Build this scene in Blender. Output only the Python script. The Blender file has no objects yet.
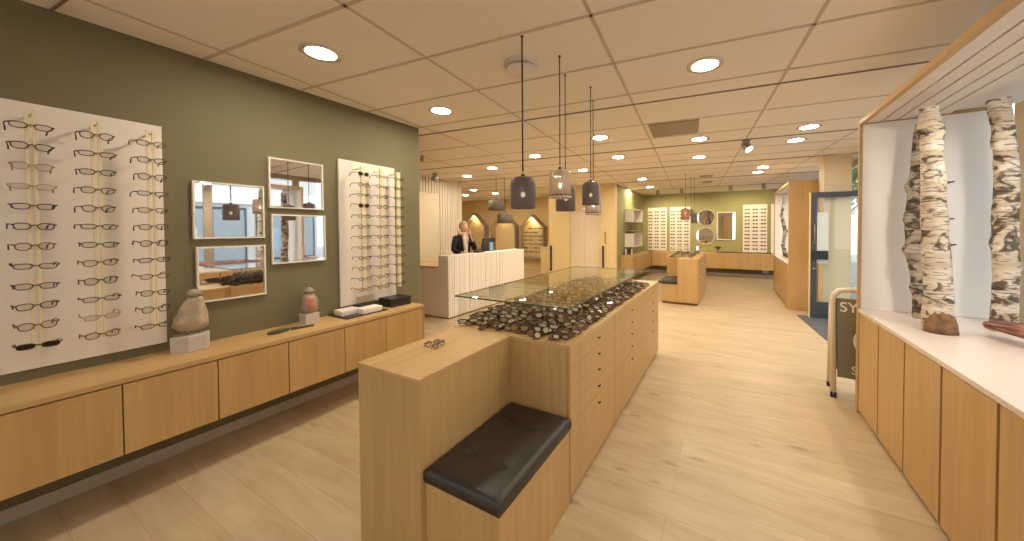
import bpy, bmesh, math, random
from mathutils import Vector, Matrix, noise
random.seed(7)
PI = math.pi
sc = bpy.context.scene
COL = sc.collection

# ------------------------------------------------------------------ materials
def srgb(r, g, b):
    def f(c):
        c /= 255.0
        return c / 12.92 if c <= 0.04045 else ((c + 0.055) / 1.055) ** 2.4
    return (f(r), f(g), f(b), 1)

def newmat(name):
    m = bpy.data.materials.new(name); m.use_nodes = True
    nt = m.node_tree
    return m, nt, nt.nodes, nt.links, nt.nodes['Principled BSDF']

def plain(name, col, rough=0.5, metal=0.0, bump=0.0, bscale=60, vary=0.0, vscale=3, emit=None, estr=0, spec=0.5):
    m, nt, N, L, b = newmat(name)
    b.inputs['Base Color'].default_value = col
    b.inputs['Roughness'].default_value = rough
    b.inputs['Metallic'].default_value = metal
    b.inputs['Specular IOR Level'].default_value = spec
    tc = N.new('ShaderNodeTexCoord')
    if vary:
        n = N.new('ShaderNodeTexNoise'); n.inputs['Scale'].default_value = vscale; n.inputs['Detail'].default_value = 5
        L.new(tc.outputs['Object'], n.inputs['Vector'])
        cr = N.new('ShaderNodeValToRGB')
        cr.color_ramp.elements[0].position = 0.3; cr.color_ramp.elements[1].position = 0.7
        cr.color_ramp.elements[0].color = tuple(c * (1 - vary) for c in col[:3]) + (1,)
        cr.color_ramp.elements[1].color = tuple(min(1, c * (1 + vary)) for c in col[:3]) + (1,)
        L.new(n.outputs['Fac'], cr.inputs['Fac']); L.new(cr.outputs['Color'], b.inputs['Base Color'])
    if bump:
        n = N.new('ShaderNodeTexNoise'); n.inputs['Scale'].default_value = bscale; n.inputs['Detail'].default_value = 4
        L.new(tc.outputs['Object'], n.inputs['Vector'])
        bp = N.new('ShaderNodeBump'); bp.inputs['Strength'].default_value = bump; bp.inputs['Distance'].default_value = 0.01
        L.new(n.outputs['Fac'], bp.inputs['Height']); L.new(bp.outputs['Normal'], b.inputs['Normal'])
    if emit:
        b.inputs['Emission Color'].default_value = emit; b.inputs['Emission Strength'].default_value = estr
    return m

def wood(name, c1, c2, axis='Z', rough=0.42, scale=1.0, board=0.11):
    """oak veneer: long grain along `axis`, faint boards side by side"""
    m, nt, N, L, b = newmat(name)
    tc = N.new('ShaderNodeTexCoord'); mp = N.new('ShaderNodeMapping')
    s = [26 * scale] * 3; i = 'XYZ'.index(axis); s[i] = 1.3 * scale
    mp.inputs['Scale'].default_value = s
    L.new(tc.outputs['Object'], mp.inputs['Vector'])
    n1 = N.new('ShaderNodeTexNoise'); n1.inputs['Scale'].default_value = 1.0; n1.inputs['Detail'].default_value = 6; n1.inputs['Roughness'].default_value = 0.6
    n1.inputs['Distortion'].default_value = 0.6
    L.new(mp.outputs['Vector'], n1.inputs['Vector'])
    mp2 = N.new('ShaderNodeMapping'); s2 = [1 / board] * 3; s2[i] = 0.02
    mp2.inputs['Scale'].default_value = s2; L.new(tc.outputs['Object'], mp2.inputs['Vector'])
    sn = N.new('ShaderNodeVectorMath'); sn.operation = 'FLOOR'; L.new(mp2.outputs['Vector'], sn.inputs[0])
    wn = N.new('ShaderNodeTexWhiteNoise'); wn.noise_dimensions = '3D'; L.new(sn.outputs['Vector'], wn.inputs['Vector'])
    mx = N.new('ShaderNodeMath'); mx.operation = 'MULTIPLY_ADD'; mx.inputs[1].default_value = 0.16; L.new(wn.outputs['Value'], mx.inputs[0])
    sub = N.new('ShaderNodeMath'); sub.operation = 'SUBTRACT'; sub.inputs[1].default_value = 0.06; L.new(n1.outputs['Fac'], sub.inputs[0])
    L.new(sub.outputs[0], mx.inputs[2])
    cr = N.new('ShaderNodeValToRGB'); cr.color_ramp.elements[0].position = 0.15; cr.color_ramp.elements[1].position = 0.85
    cr.color_ramp.elements[0].color = c1; cr.color_ramp.elements[1].color = c2
    L.new(mx.outputs[0], cr.inputs['Fac']); L.new(cr.outputs['Color'], b.inputs['Base Color'])
    b.inputs['Roughness'].default_value = rough; b.inputs['Specular IOR Level'].default_value = 0.35
    bp = N.new('ShaderNodeBump'); bp.inputs['Strength'].default_value = 0.06; bp.inputs['Distance'].default_value = 0.004
    L.new(n1.outputs['Fac'], bp.inputs['Height']); L.new(bp.outputs['Normal'], b.inputs['Normal'])
    return m

def floor_mat():
    m, nt, N, L, b = newmat('floor_planks')
    tc = N.new('ShaderNodeTexCoord')
    br = N.new('ShaderNodeTexBrick')
    br.inputs['Scale'].default_value = 1.0; br.inputs['Mortar Size'].default_value = 0.0022; br.inputs['Mortar Smooth'].default_value = 0.4
    br.inputs['Brick Width'].default_value = 2.3; br.inputs['Row Height'].default_value = 0.19; br.offset = 0.37; br.offset_frequency = 2
    br.inputs['Bias'].default_value = 0.0
    br.inputs['Color1'].default_value = srgb(190, 169, 136); br.inputs['Color2'].default_value = srgb(200, 180, 148)
    br.inputs['Mortar'].default_value = srgb(176, 154, 126)
    mp0 = N.new('ShaderNodeMapping'); mp0.inputs['Location'].default_value = (0.3, 0.045, 0)
    L.new(tc.outputs['Object'], mp0.inputs['Vector']); L.new(mp0.outputs['Vector'], br.inputs['Vector'])
    mp = N.new('ShaderNodeMapping'); mp.inputs['Scale'].default_value = (1.6, 9, 1); L.new(tc.outputs['Object'], mp.inputs['Vector'])
    n = N.new('ShaderNodeTexNoise'); n.inputs['Scale'].default_value = 1.2; n.inputs['Detail'].default_value = 7; n.inputs['Distortion'].default_value = 0.8; n.inputs['Roughness'].default_value = 0.62
    L.new(mp.outputs['Vector'], n.inputs['Vector'])
    cr = N.new('ShaderNodeValToRGB'); cr.color_ramp.elements[0].position = 0.28; cr.color_ramp.elements[1].position = 0.62
    cr.color_ramp.elements[0].color = srgb(226, 215, 200); cr.color_ramp.elements[1].color = (1, 1, 1, 1)
    L.new(n.outputs['Fac'], cr.inputs['Fac'])
    mp2 = N.new('ShaderNodeMapping'); mp2.inputs['Scale'].default_value = (2.2, 6, 1); L.new(tc.outputs['Object'], mp2.inputs['Vector'])
    kn = N.new('ShaderNodeTexVoronoi'); kn.inputs['Scale'].default_value = 0.9; L.new(mp2.outputs['Vector'], kn.inputs['Vector'])
    kr = N.new('ShaderNodeValToRGB'); kr.color_ramp.elements[0].position = 0.04; kr.color_ramp.elements[1].position = 0.16
    kr.color_ramp.elements[0].color = srgb(205, 188, 168); kr.color_ramp.elements[1].color = (1, 1, 1, 1)
    L.new(kn.outputs['Distance'], kr.inputs['Fac'])
    m1 = N.new('ShaderNodeMix'); m1.data_type = 'RGBA'; m1.blend_type = 'MULTIPLY'; m1.inputs[0].default_value = 0.8
    L.new(br.outputs['Color'], m1.inputs[6]); L.new(cr.outputs['Color'], m1.inputs[7])
    m2 = N.new('ShaderNodeMix'); m2.data_type = 'RGBA'; m2.blend_type = 'MULTIPLY'; m2.inputs[0].default_value = 0.8
    L.new(m1.outputs[2], m2.inputs[6]); L.new(kr.outputs['Color'], m2.inputs[7])
    L.new(m2.outputs[2], b.inputs['Base Color'])
    b.inputs['Roughness'].default_value = 0.42; b.inputs['Specular IOR Level'].default_value = 0.4
    return m

def glass(name, tint=(0.97, 0.985, 0.97, 1), ior=1.5, rough=0.0, body=0.0, bcol=(.5, .5, .5, 1)):
    m = bpy.data.materials.new(name); m.use_nodes = True; nt = m.node_tree; N = nt.nodes; L = nt.links
    N.clear()
    out = N.new('ShaderNodeOutputMaterial'); tr = N.new('ShaderNodeBsdfTransparent'); tr.inputs[0].default_value = tint
    gl = N.new('ShaderNodeBsdfGlossy'); gl.inputs['Roughness'].default_value = rough; gl.inputs[0].default_value = (1, 1, 1, 1)
    fr = N.new('ShaderNodeFresnel'); fr.inputs[0].default_value = ior
    mx = N.new('ShaderNodeMixShader')
    ge = N.new('ShaderNodeNewGeometry'); om = N.new('ShaderNodeMath'); om.operation = 'SUBTRACT'; om.inputs[0].default_value = 1.0
    L.new(ge.outputs['Backfacing'], om.inputs[1])
    fm = N.new('ShaderNodeMath'); fm.operation = 'MULTIPLY'; L.new(fr.outputs[0], fm.inputs[0]); L.new(om.outputs[0], fm.inputs[1])
    L.new(fm.outputs[0], mx.inputs[0])
    if body:
        df = N.new('ShaderNodeBsdfDiffuse'); df.inputs[0].default_value = bcol
        tl = N.new('ShaderNodeBsdfTranslucent'); tl.inputs[0].default_value = bcol
        ad = N.new('ShaderNodeMixShader'); ad.inputs[0].default_value = 0.4
        L.new(df.outputs[0], ad.inputs[1]); L.new(tl.outputs[0], ad.inputs[2])
        m2 = N.new('ShaderNodeMixShader'); m2.inputs[0].default_value = body
        L.new(tr.outputs[0], m2.inputs[1]); L.new(ad.outputs[0], m2.inputs[2]); L.new(m2.outputs[0], mx.inputs[1])
    else:
        L.new(tr.outputs[0], mx.inputs[1])
    L.new(gl.outputs[0], mx.inputs[2]); L.new(mx.outputs[0], out.inputs[0])
    return m

def emis(name, col, s):
    m = bpy.data.materials.new(name); m.use_nodes = True; nt = m.node_tree; nt.nodes.clear()
    o = nt.nodes.new('ShaderNodeOutputMaterial'); e = nt.nodes.new('ShaderNodeEmission')
    e.inputs[0].default_value = col; e.inputs[1].default_value = s; nt.links.new(e.outputs[0], o.inputs[0]); return m

def birch_mat(k=1.0, th=0.0):
    m, nt, N, L, b = newmat('birch_bark')
    tc = N.new('ShaderNodeTexCoord')
    def noi(scl, s, d, dist=0.0):
        mp = N.new('ShaderNodeMapping'); mp.inputs['Scale'].default_value = scl; L.new(tc.outputs['Object'], mp.inputs['Vector'])
        n = N.new('ShaderNodeTexNoise'); n.inputs['Scale'].default_value = s; n.inputs['Detail'].default_value = d; n.inputs['Distortion'].default_value = dist
        L.new(mp.outputs['Vector'], n.inputs['Vector']); return n
    def ramp(src, p0, p1, c0, c1):
        r = N.new('ShaderNodeValToRGB'); r.color_ramp.elements[0].position = p0; r.color_ramp.elements[1].position = p1
        r.color_ramp.elements[0].color = c0; r.color_ramp.elements[1].color = c1; L.new(src, r.inputs['Fac']); return r
    base = noi((1, 1, 3), 5, 4)
    rb = ramp(base.outputs['Fac'], 0.35, 0.65, srgb(190 * k, 170 * k, 140 * k), srgb(228 * k, 218 * k, 202 * k))
    W = (1, 1, 1, 1)
    len_ = noi((13, 13, 120), 1.0, 3)
    rl = ramp(len_.outputs['Fac'], 0.37, 0.45, srgb(95, 75, 58), W)
    pat = noi((9, 9, 13), 1.0, 7, 1.2)
    rp = ramp(pat.outputs['Fac'], 0.385 + th, 0.46 + th, srgb(98, 82, 68), W)
    prev = rb.outputs['Color']
    for r, f in ((rl, .75), (rp, .92)):
        mx = N.new('ShaderNodeMix'); mx.data_type = 'RGBA'; mx.blend_type = 'MULTIPLY'; mx.inputs[0].default_value = f
        L.new(prev, mx.inputs[6]); L.new(r.outputs['Color'], mx.inputs[7]); prev = mx.outputs[2]
    L.new(prev, b.inputs['Base Color']); b.inputs['Roughness'].default_value = 0.75
    bp = N.new('ShaderNodeBump'); bp.inputs['Strength'].default_value = 0.5; bp.inputs['Distance'].default_value = 0.01
    L.new(pat.outputs['Fac'], bp.inputs['Height']); L.new(bp.outputs['Normal'], b.inputs['Normal'])
    return m

M = {}
M['floor'] = floor_mat()
M['oak'] = wood('oak_veneer_upright', srgb(178, 142, 90), srgb(202, 166, 112), 'Z')
M['oak_h'] = wood('oak_veneer_lengthwise', srgb(184, 148, 96), srgb(210, 174, 120), 'Y')
M['oak_x'] = wood('oak_veneer_crosswise', srgb(184, 148, 96), srgb(210, 174, 120), 'X')
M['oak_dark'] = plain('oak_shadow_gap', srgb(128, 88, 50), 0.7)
M['green'] = plain('olive_paint', srgb(118, 110, 80), 0.7, bump=0.03, bscale=150)
M['greenfar'] = plain('olive_paint_far', srgb(148, 144, 96), 0.75, bump=0.03, bscale=150)
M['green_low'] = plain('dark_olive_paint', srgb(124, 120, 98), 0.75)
M['skirt'] = plain('grey_skirting', srgb(190, 180, 165), 0.5)
M['cream'] = plain('cream_wall', srgb(228, 204, 150), 0.6)
M['creamw'] = plain('pale_wall', srgb(226, 210, 180), 0.7)
M['white'] = plain('white_board', srgb(232, 222, 210), 0.45)
M['whitegloss'] = plain('white_laminate', srgb(222, 208, 196), 0.22)
M['cool_white'] = plain('white_paint', srgb(240, 234, 228), 0.5)
M['ceil'] = plain('ceiling_tiles', srgb(244, 236, 224), 0.9, bump=0.15, bscale=220)
M['seam_tan'] = plain('seam_shade_tan', srgb(204, 190, 170), 0.6)  # shade of the recessed tile seams put into the colour; vent parts share it
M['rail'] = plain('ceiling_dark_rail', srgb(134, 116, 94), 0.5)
M['black'] = plain('black_metal', srgb(34, 30, 28), 0.4)
M['knob'] = plain('dark_knob', srgb(50, 40, 32), 0.35, 0.6)
M['steel'] = plain('brushed_steel', srgb(170, 165, 158), 0.35, 1.0)
M['leather'] = plain('black_leather', srgb(50, 43, 38), 0.42, bump=0.12, bscale=260)
M['glass'] = glass('clear_glass')
M['shelfglass'] = glass('shelf_glass', (0.94, 0.965, 0.93, 1), 1.9)
M['glassedge'] = plain('glass_edge', srgb(86, 92, 70), 0.15)
M['acryl'] = glass('acrylic', (0.95, 0.93, 0.9, 1), 1.45)
M['lens'] = glass('clear_lens', (0.93, 0.92, 0.9, 1), 1.4)
M['smoke'] = glass('smoked_shade', (0.55, 0.52, 0.50, 1), 1.25, 0.3, 0.6, srgb(150, 136, 130))
M['flute'] = glass('fluted_shade', (0.92, 0.89, 0.84, 1), 1.35, 0.15, 0.5, srgb(232, 220, 200))
M['pink'] = glass('copper_shade', (0.85, 0.72, 0.66, 1), 1.4, 0.15, 0.5, srgb(206, 160, 136))
M['darklens'] = plain('dark_lens', srgb(44, 36, 32), 0.12)
M['brownlens'] = plain('brown_lens', srgb(150, 124, 94), 0.12)
M['demolens'] = plain('demo_lens', srgb(186, 166, 136), 0.12)
M['umberlens'] = plain('umber_lens', srgb(96, 76, 58), 0.12)
M['paleframe'] = plain('pale_frame', srgb(176, 152, 120), 0.3)
M['frame'] = plain('brown_black_frame', srgb(58, 42, 34), 0.35)
M['tort'] = plain('tortoise_frame', srgb(96, 64, 38), 0.3, vary=0.5, vscale=80)
M['rod'] = plain('ivory_rod', srgb(232, 216, 176), 0.35)
M['mirror'] = plain('mirror_silver', (0.9, 0.9, 0.9, 1), 0.02, 1.0)
M['birch'] = birch_mat()
M['birch_dark'] = birch_mat(1.0, .045)
M['bark_base'] = plain('peeled_bark', srgb(128, 96, 66), .85, bump=.8, bscale=40, vary=.4, vscale=28)
M['birch_grey'] = birch_mat(.8, .05)
M['birchcut'] = plain('birch_cut_wood', srgb(196, 160, 118), 0.8, vary=.15, vscale=30)
M['stone'] = plain('sandstone', srgb(172, 154, 128), 0.85, bump=0.8, bscale=22, vary=0.28, vscale=16)
M['stone2'] = plain('rose_stone', srgb(196, 132, 116), 0.8, bump=0.6, bscale=26, vary=0.25, vscale=22)
M['greystone'] = plain('grey_stone', srgb(150, 138, 118), 0.8, bump=0.6, bscale=26, vary=0.2, vscale=22)
M['verd'] = plain('green_patina', srgb(118, 150, 112), 0.8, vary=0.2, vscale=30)
M['concrete'] = plain('pale_concrete', srgb(196, 184, 172), 0.85, bump=0.15, bscale=60, vary=0.05, vscale=12)
M['paper'] = plain('white_paper', srgb(238, 230, 218), 0.6)
M['slate'] = plain('dark_slate_tray', srgb(74, 62, 52), 0.5, vary=.15, vscale=20)
M['blackbook'] = plain('black_case', srgb(32, 28, 27), 0.45)
M['paddle'] = plain('dark_green_mirror_back', srgb(70, 66, 46), 0.35)
M['doorframe'] = plain('anthracite_aluminium', srgb(68, 70, 76), 0.4)
M['mat'] = plain('grey_mat', srgb(92, 92, 96), 0.95, bump=0.5, bscale=300, vary=.1, vscale=9)
M['signgreen'] = plain('sign_olive', srgb(126, 120, 92), 0.5)
M['signframe'] = plain('ivory_plastic', srgb(228, 214, 188), 0.4)
M['letter'] = plain('sign_letter_white', srgb(240, 236, 224), 0.5)
M['skin'] = plain('skin', srgb(222, 168, 136), 0.5)
M['hair'] = plain('blonde_hair', srgb(178, 150, 112), 0.6, bump=.6, bscale=90)
M['blazer'] = plain('black_blazer', srgb(30, 26, 28), 0.8)
M['shirt'] = plain('white_shirt', srgb(226, 216, 206), 0.7)
M['scarf'] = plain('rose_scarf', srgb(226, 198, 180), 0.8, vary=.2, vscale=30)
M['trouser'] = plain('dark_trousers', srgb(36, 34, 40), 0.85)
M['shoe'] = plain('black_shoe', srgb(24, 22, 22), 0.4)
M['lip'] = plain('lip', srgb(176, 96, 84), 0.5)
M['screenback'] = plain('monitor_back', srgb(40, 36, 34), 0.4)
M['bluepaper'] = plain('blue_leaflet', srgb(120, 170, 205), 0.5)
def streak_mat():
    m, nt, N, L, b = newmat('weathered_red_wood')
    tc = N.new('ShaderNodeTexCoord'); mp = N.new('ShaderNodeMapping'); mp.inputs['Rotation'].default_value = (0, 0, -.378); mp.vector_type = 'TEXTURE'
    mp.inputs['Scale'].default_value = (.02, .22, .02)
    mp.inputs['Rotation'].default_value = (0, 0, .378)
    L.new(tc.outputs['Object'], mp.inputs['Vector'])
    n = N.new('ShaderNodeTexNoise'); n.inputs['Scale'].default_value = 1.2; n.inputs['Detail'].default_value = 6; L.new(mp.outputs['Vector'], n.inputs['Vector'])
    r = N.new('ShaderNodeValToRGB'); E_ = r.color_ramp.elements; E_[0].position = .34; E_[1].position = .66
    E_[0].color = srgb(84, 62, 54); E_[1].color = srgb(186, 150, 134); e = E_.new(.5); e.color = srgb(146, 92, 78)
    L.new(n.outputs['Fac'], r.inputs['Fac']); L.new(r.outputs['Color'], b.inputs['Base Color']); b.inputs['Roughness'].default_value = .8
    bp = N.new('ShaderNodeBump'); bp.inputs['Strength'].default_value = .9; bp.inputs['Distance'].default_value = .01
    L.new(n.outputs['Fac'], bp.inputs['Height']); L.new(bp.outputs['Normal'], b.inputs['Normal'])
    return m
M['logwood'] = streak_mat()
M['pave'] = plain('street_paving', srgb(150, 150, 152), 0.9, vary=.06, vscale=2)
M['facade'] = plain('street_facade', srgb(206, 204, 200), 0.8, vary=.04, vscale=1)
M['shopblue'] = plain('blue_shopfront', srgb(150, 172, 200), 0.4)
M['winblue'] = plain('street_window', srgb(150, 158, 162), 0.35)
M['leaf'] = plain('leaf', srgb(92, 118, 60), 0.6, vary=.3, vscale=5)
M['bark'] = plain('dark_bark', srgb(84, 68, 54), 0.9)
M['drumgrey'] = plain('grey_drum', srgb(112, 102, 92), 0.6)
M['lamp'] = emis('lamp_disc', (1.0, 0.885, 0.70, 1), 175)
M['spotlamp'] = emis('spot_lens', (1.0, 0.84, 0.62, 1), 6)
M['bulb'] = emis('bulb_glow', (1.0, 0.80, 0.55, 1), 12)
M['chrome'] = plain('lamp_ring', srgb(225, 215, 198), 0.25, 0.4)
M['plate'] = plain('white_socket_plate', srgb(235, 230, 220), 0.4)
M['vent'] = plain('vent_grille', srgb(166, 150, 126), 0.6)

# ------------------------------------------------------------------ mesh helper
class MB:
    def __init__(s): s.v = []; s.f = []; s.m = []; s.sm = []; s.cm = 0
    def add(s, vs, fs, smooth=False):
        o = len(s.v); s.v += [Vector(p) for p in vs]
        for f in fs: s.f.append([i + o for i in f]); s.m.append(s.cm); s.sm.append(smooth)
        return s
    def box(s, x0, y0, z0, x1, y1, z1):
        x0, x1 = min(x0, x1), max(x0, x1); y0, y1 = min(y0, y1), max(y0, y1); z0, z1 = min(z0, z1), max(z0, z1)
        return s.add([(x0, y0, z0), (x1, y0, z0), (x1, y1, z0), (x0, y1, z0), (x0, y0, z1), (x1, y0, z1), (x1, y1, z1), (x0, y1, z1)],
                     [(0, 3, 2, 1), (4, 5, 6, 7), (0, 1, 5, 4), (1, 2, 6, 5), (2, 3, 7, 6), (3, 0, 4, 7)])
    def prism(s, poly, a, b, axis='Z'):
        """poly: 2D outline (counter-clockwise), extruded from a to b along axis"""
        def P(p, t):
            return {'Z': (p[0], p[1], t), 'X': (t, p[0], p[1]), 'Y': (p[0], t, p[1])}[axis]
        n = len(poly)
        return s.add([P(p, a) for p in poly] + [P(p, b) for p in poly],
                     [list(range(n))[::-1], list(range(n, 2 * n))] + [(i, (i + 1) % n, n + (i + 1) % n, n + i) for i in range(n)])
    def tube(s, pts, r, n=8, closed=False, caps=True, smooth=True):
        pts = [Vector(p) for p in pts]; k = len(pts)
        rs = r if isinstance(r, (list, tuple)) else [r] * k
        rings = []; prevu = None
        for i, p in enumerate(pts):
            if closed: d = pts[(i + 1) % k] - pts[i - 1]
            else: d = pts[min(i + 1, k - 1)] - pts[max(i - 1, 0)]
            d = d.normalized() if d.length > 1e-9 else Vector((0, 0, 1))
            if prevu is None:
                u = d.orthogonal().normalized()
            else:
                u = prevu - d * prevu.dot(d)
                u = u.normalized() if u.length > 1e-6 else d.orthogonal().normalized()
            prevu = u; w = d.cross(u)
            rings.append([p + (u * math.cos(2 * PI * j / n) + w * math.sin(2 * PI * j / n)) * rs[i] for j in range(n)])
        vs = [q for rg in rings for q in rg]; fs = []
        for i in range(k if closed else k - 1):
            a = i * n; b = ((i + 1) % k) * n
            for j in range(n): fs.append((a + j, a + (j + 1) % n, b + (j + 1) % n, b + j))
        if caps and not closed: fs.append(list(range(n))[::-1]); fs.append([(k - 1) * n + j for j in range(n)])
        return s.add(vs, fs, smooth)
    def lathe(s, prof, c=(0, 0, 0), n=24, smooth=True, wob=None, caps=True):
        vs = []; fs = []
        for i, (r, z) in enumerate(prof):
            for j in range(n):
                a = 2 * PI * j / n; rr = r * (wob(a, z) if wob else 1)
                vs.append((c[0] + rr * math.cos(a), c[1] + rr * math.sin(a), c[2] + z))
        for i in range(len(prof) - 1):
            for j in range(n): fs.append((i * n + j, i * n + (j + 1) % n, (i + 1) * n + (j + 1) % n, (i + 1) * n + j))
        if caps and prof[0][0] > 1e-5: fs.append(list(range(n))[::-1])
        if caps and prof[-1][0] > 1e-5: fs.append([(len(prof) - 1) * n + j for j in range(n)])
        return s.add(vs, fs, smooth)
    def disc(s, c, r, nrm=(0, 0, 1), n=20):
        nrm = Vector(nrm).normalized(); u = nrm.orthogonal().normalized(); w = nrm.cross(u); c = Vector(c)
        return s.add([c + (u * math.cos(2 * PI * i / n) + w * math.sin(2 * PI * i / n)) * r for i in range(n)], [list(range(n))])
    def ball(s, c, r, n=14, m=9, sc_=(1, 1, 1), fn=None):
        vs = []; fs = []
        for i in range(m + 1):
            t = PI * i / m
            for j in range(n):
                a = 2 * PI * j / n; d = Vector((math.sin(t) * math.cos(a), math.sin(t) * math.sin(a), math.cos(t)))
                k = fn(d) if fn else 1
                vs.append((c[0] + r * sc_[0] * d.x * k, c[1] + r * sc_[1] * d.y * k, c[2] + r * sc_[2] * d.z * k))
        for i in range(m):
            for j in range(n): fs.append((i * n + j, (i + 1) * n + j, (i + 1) * n + (j + 1) % n, i * n + (j + 1) % n))
        return s.add(vs, fs, True)
    def xf(s, mat, start=0):
        for i in range(start, len(s.v)): s.v[i] = mat @ s.v[i]
        return s
    def mesh(s, name, mats, off=(0, 0, 0)):
        off = Vector(off)
        me = bpy.data.meshes.new(name); me.from_pydata([tuple(p - off) for p in s.v], [], s.f)
        for mt in (mats if isinstance(mats, (list, tuple)) else [mats]): me.materials.append(mt)
        for p, mi, sm in zip(me.polygons, s.m, s.sm): p.material_index = mi; p.use_smooth = sm
        bm = bmesh.new(); bm.from_mesh(me)
        bmesh.ops.remove_doubles(bm, verts=bm.verts, dist=1e-6)
        bmesh.ops.dissolve_degenerate(bm, edges=bm.edges, dist=1e-7)
        bmesh.ops.recalc_face_normals(bm, faces=bm.faces); bm.to_mesh(me); bm.free()
        me.update(); return me

def base_of(parent):
    o = Vector((0, 0, 0)); p = parent
    while p: o += p.location; p = p.parent
    return o

def part(name, mb, mats, parent=None, label=None, bevel=0.0, loc=None, seg=2):
    """mb in world coordinates (parents unrotated): origin sits at loc or at the parent's own origin"""
    base = base_of(parent); at = Vector(loc) if loc is not None else base
    o = bpy.data.objects.new(name, mb.mesh(name, mats, at)); COL.objects.link(o)
    o.parent = parent; o.location = at - base
    if label: o['label'] = label
    if bevel:
        m = o.modifiers.new('bevel', 'BEVEL'); m.width = bevel; m.segments = seg; m.limit_method = 'ANGLE'
    return o

def thing(name, label, cat, loc=(0, 0, 0), group=None):
    o = bpy.data.objects.new(name, None); COL.objects.link(o); o.location = loc; o.empty_display_size = 0.05
    o['label'] = label; o['category'] = cat
    if group: o['group'] = group
    return o

def tag(o, label, cat, group=None, kind=None):
    o['label'] = label; o['category'] = cat
    if group: o['group'] = group
    if kind: o['kind'] = kind
    return o

def struct(name, mb, mats, bevel=0.0, parent=None, label=None):
    o = part(name, mb, mats, parent, bevel=bevel)
    if parent is None:
        o['kind'] = 'structure'
        if label: o['label'] = label
    return o

def clone(root):
    r = root.copy(); COL.objects.link(r)
    for ch in root.children:
        c = ch.copy(); COL.objects.link(c); c.parent = r
        for g in ch.children:
            d = g.copy(); COL.objects.link(d); d.parent = c
    return r

def box(*a): return MB().box(*a)
ORD = ['top', 'second', 'third', 'fourth', 'fifth', 'sixth', 'seventh', 'eighth', 'ninth', 'tenth', 'eleventh', 'twelfth', 'thirteenth', 'fourteenth']
def rowname(i, n): return 'top row' if i == 0 else ('bottom row' if i == n - 1 else '%s row from top' % ORD[i])

CH = 2.81
XL = -3.415      # face of the green left wall
YF = 12.38       # face of the far green wall
XW = 2.02        # shopfront line

# ------------------------------------------------------------------ shell
struct('floor', box(-11.5, -2.2, -0.06, XW + 0.1, YF + 0.2, 0), M['floor'])
struct('ceiling', box(-11.5, -2.2, CH, XW + 0.3, YF + 0.2, CH + 0.1), M['ceil'])
# seam shade as tan bars, plus rails, turned about 5 degrees from the furniture
CA = 0.0919
cu, su = math.cos(CA), math.sin(CA)
def UV(u, v, z): return (cu * u - su * v, su * u + cu * v, z)
def gbar(mb, u0, v0, u1, v1, w, z0, z1):
    du, dv = u1 - u0, v1 - v0; l = math.hypot(du, dv); nx, ny = -dv / l * w / 2, du / l * w / 2
    c = [(u0 + nx, v0 + ny), (u1 + nx, v1 + ny), (u1 - nx, v1 - ny), (u0 - nx, v0 - ny)]
    c = [UV(a, b, 0)[:2] for a, b in c][::-1]
    if any(p[0] < -11.4 for p in c) and (u1 - u0) > 1: pass
    mb.prism(c, z0, z1)
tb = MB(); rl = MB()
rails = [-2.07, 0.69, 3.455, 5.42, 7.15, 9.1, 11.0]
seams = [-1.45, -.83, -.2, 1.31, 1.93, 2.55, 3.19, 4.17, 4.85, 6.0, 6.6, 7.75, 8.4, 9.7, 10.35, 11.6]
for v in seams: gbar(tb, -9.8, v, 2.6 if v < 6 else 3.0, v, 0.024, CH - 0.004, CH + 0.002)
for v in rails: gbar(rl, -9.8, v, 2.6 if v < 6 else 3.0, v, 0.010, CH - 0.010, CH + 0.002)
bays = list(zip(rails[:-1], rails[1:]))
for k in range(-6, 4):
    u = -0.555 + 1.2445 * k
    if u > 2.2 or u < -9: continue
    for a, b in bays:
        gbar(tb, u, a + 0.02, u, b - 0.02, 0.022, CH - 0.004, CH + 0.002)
struct('trim_1', tb, M['seam_tan'])
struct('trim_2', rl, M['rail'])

# left green wall with its skirting; it ends beside the reception
struct('wall_left', box(XL - 0.14, -2.2, 0, XL, 2.915, CH), M['green'])
struct('baseboard_left', box(XL, -2.2, 0, XL + 0.015, 2.90, 0.075), M['skirt'])
for i_, (a_, b_) in enumerate(((-3.5, -2.0), (.1, 1.95))):  # unseen windows added behind the camera to let daylight in
    o_ = bpy.data.objects.new('window_%d' % (i_ + 11), None); COL.objects.link(o_); o_.location = ((a_ + b_) / 2, -2.25, 0); o_['kind'] = 'structure'
    part('window_frame', MB().box(a_, -2.28, 0, a_ + .05, -2.22, CH).box(b_ - .05, -2.28, 0, b_, -2.22, CH).box(a_ + .05, -2.28, 0, b_ - .05, -2.22, .4).box(a_ + .05, -2.28, CH - .1, b_ - .05, -2.22, CH), M['doorframe'], o_)
    part('pane', box(a_ + .05, -2.255, .4, b_ - .05, -2.245, CH - .1), M['glass'], o_)
struct('wall_front', box(-2.0, -2.3, 0, .1, -2.2, CH), M['creamw'])
fc = thing('tall_cupboard', 'tall plain oak cupboard against the wall behind the photographer', 'cupboard', (-.3, -2.0, 0))
part('body', box(-.45, -2.199, 0, .1, -1.86, 2.4), M['oak'], fc)
part('door', box(-.447, -1.859, .05, .097, -1.84, 2.38), M['oak'], fc, bevel=.002)
struct('wall_reception_back', box(-11.4, 11.25, 0, -4.86, 11.35, CH), M['cream'])
struct('wall_reception_side', box(-11.5, 1.0, 0, -11.4, 11.35, CH), M['cream'])
struct('wall_reception_front', box(-11.4, 1.0, 0, XL - 0.14, 1.1, CH), M['creamw'])
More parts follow.
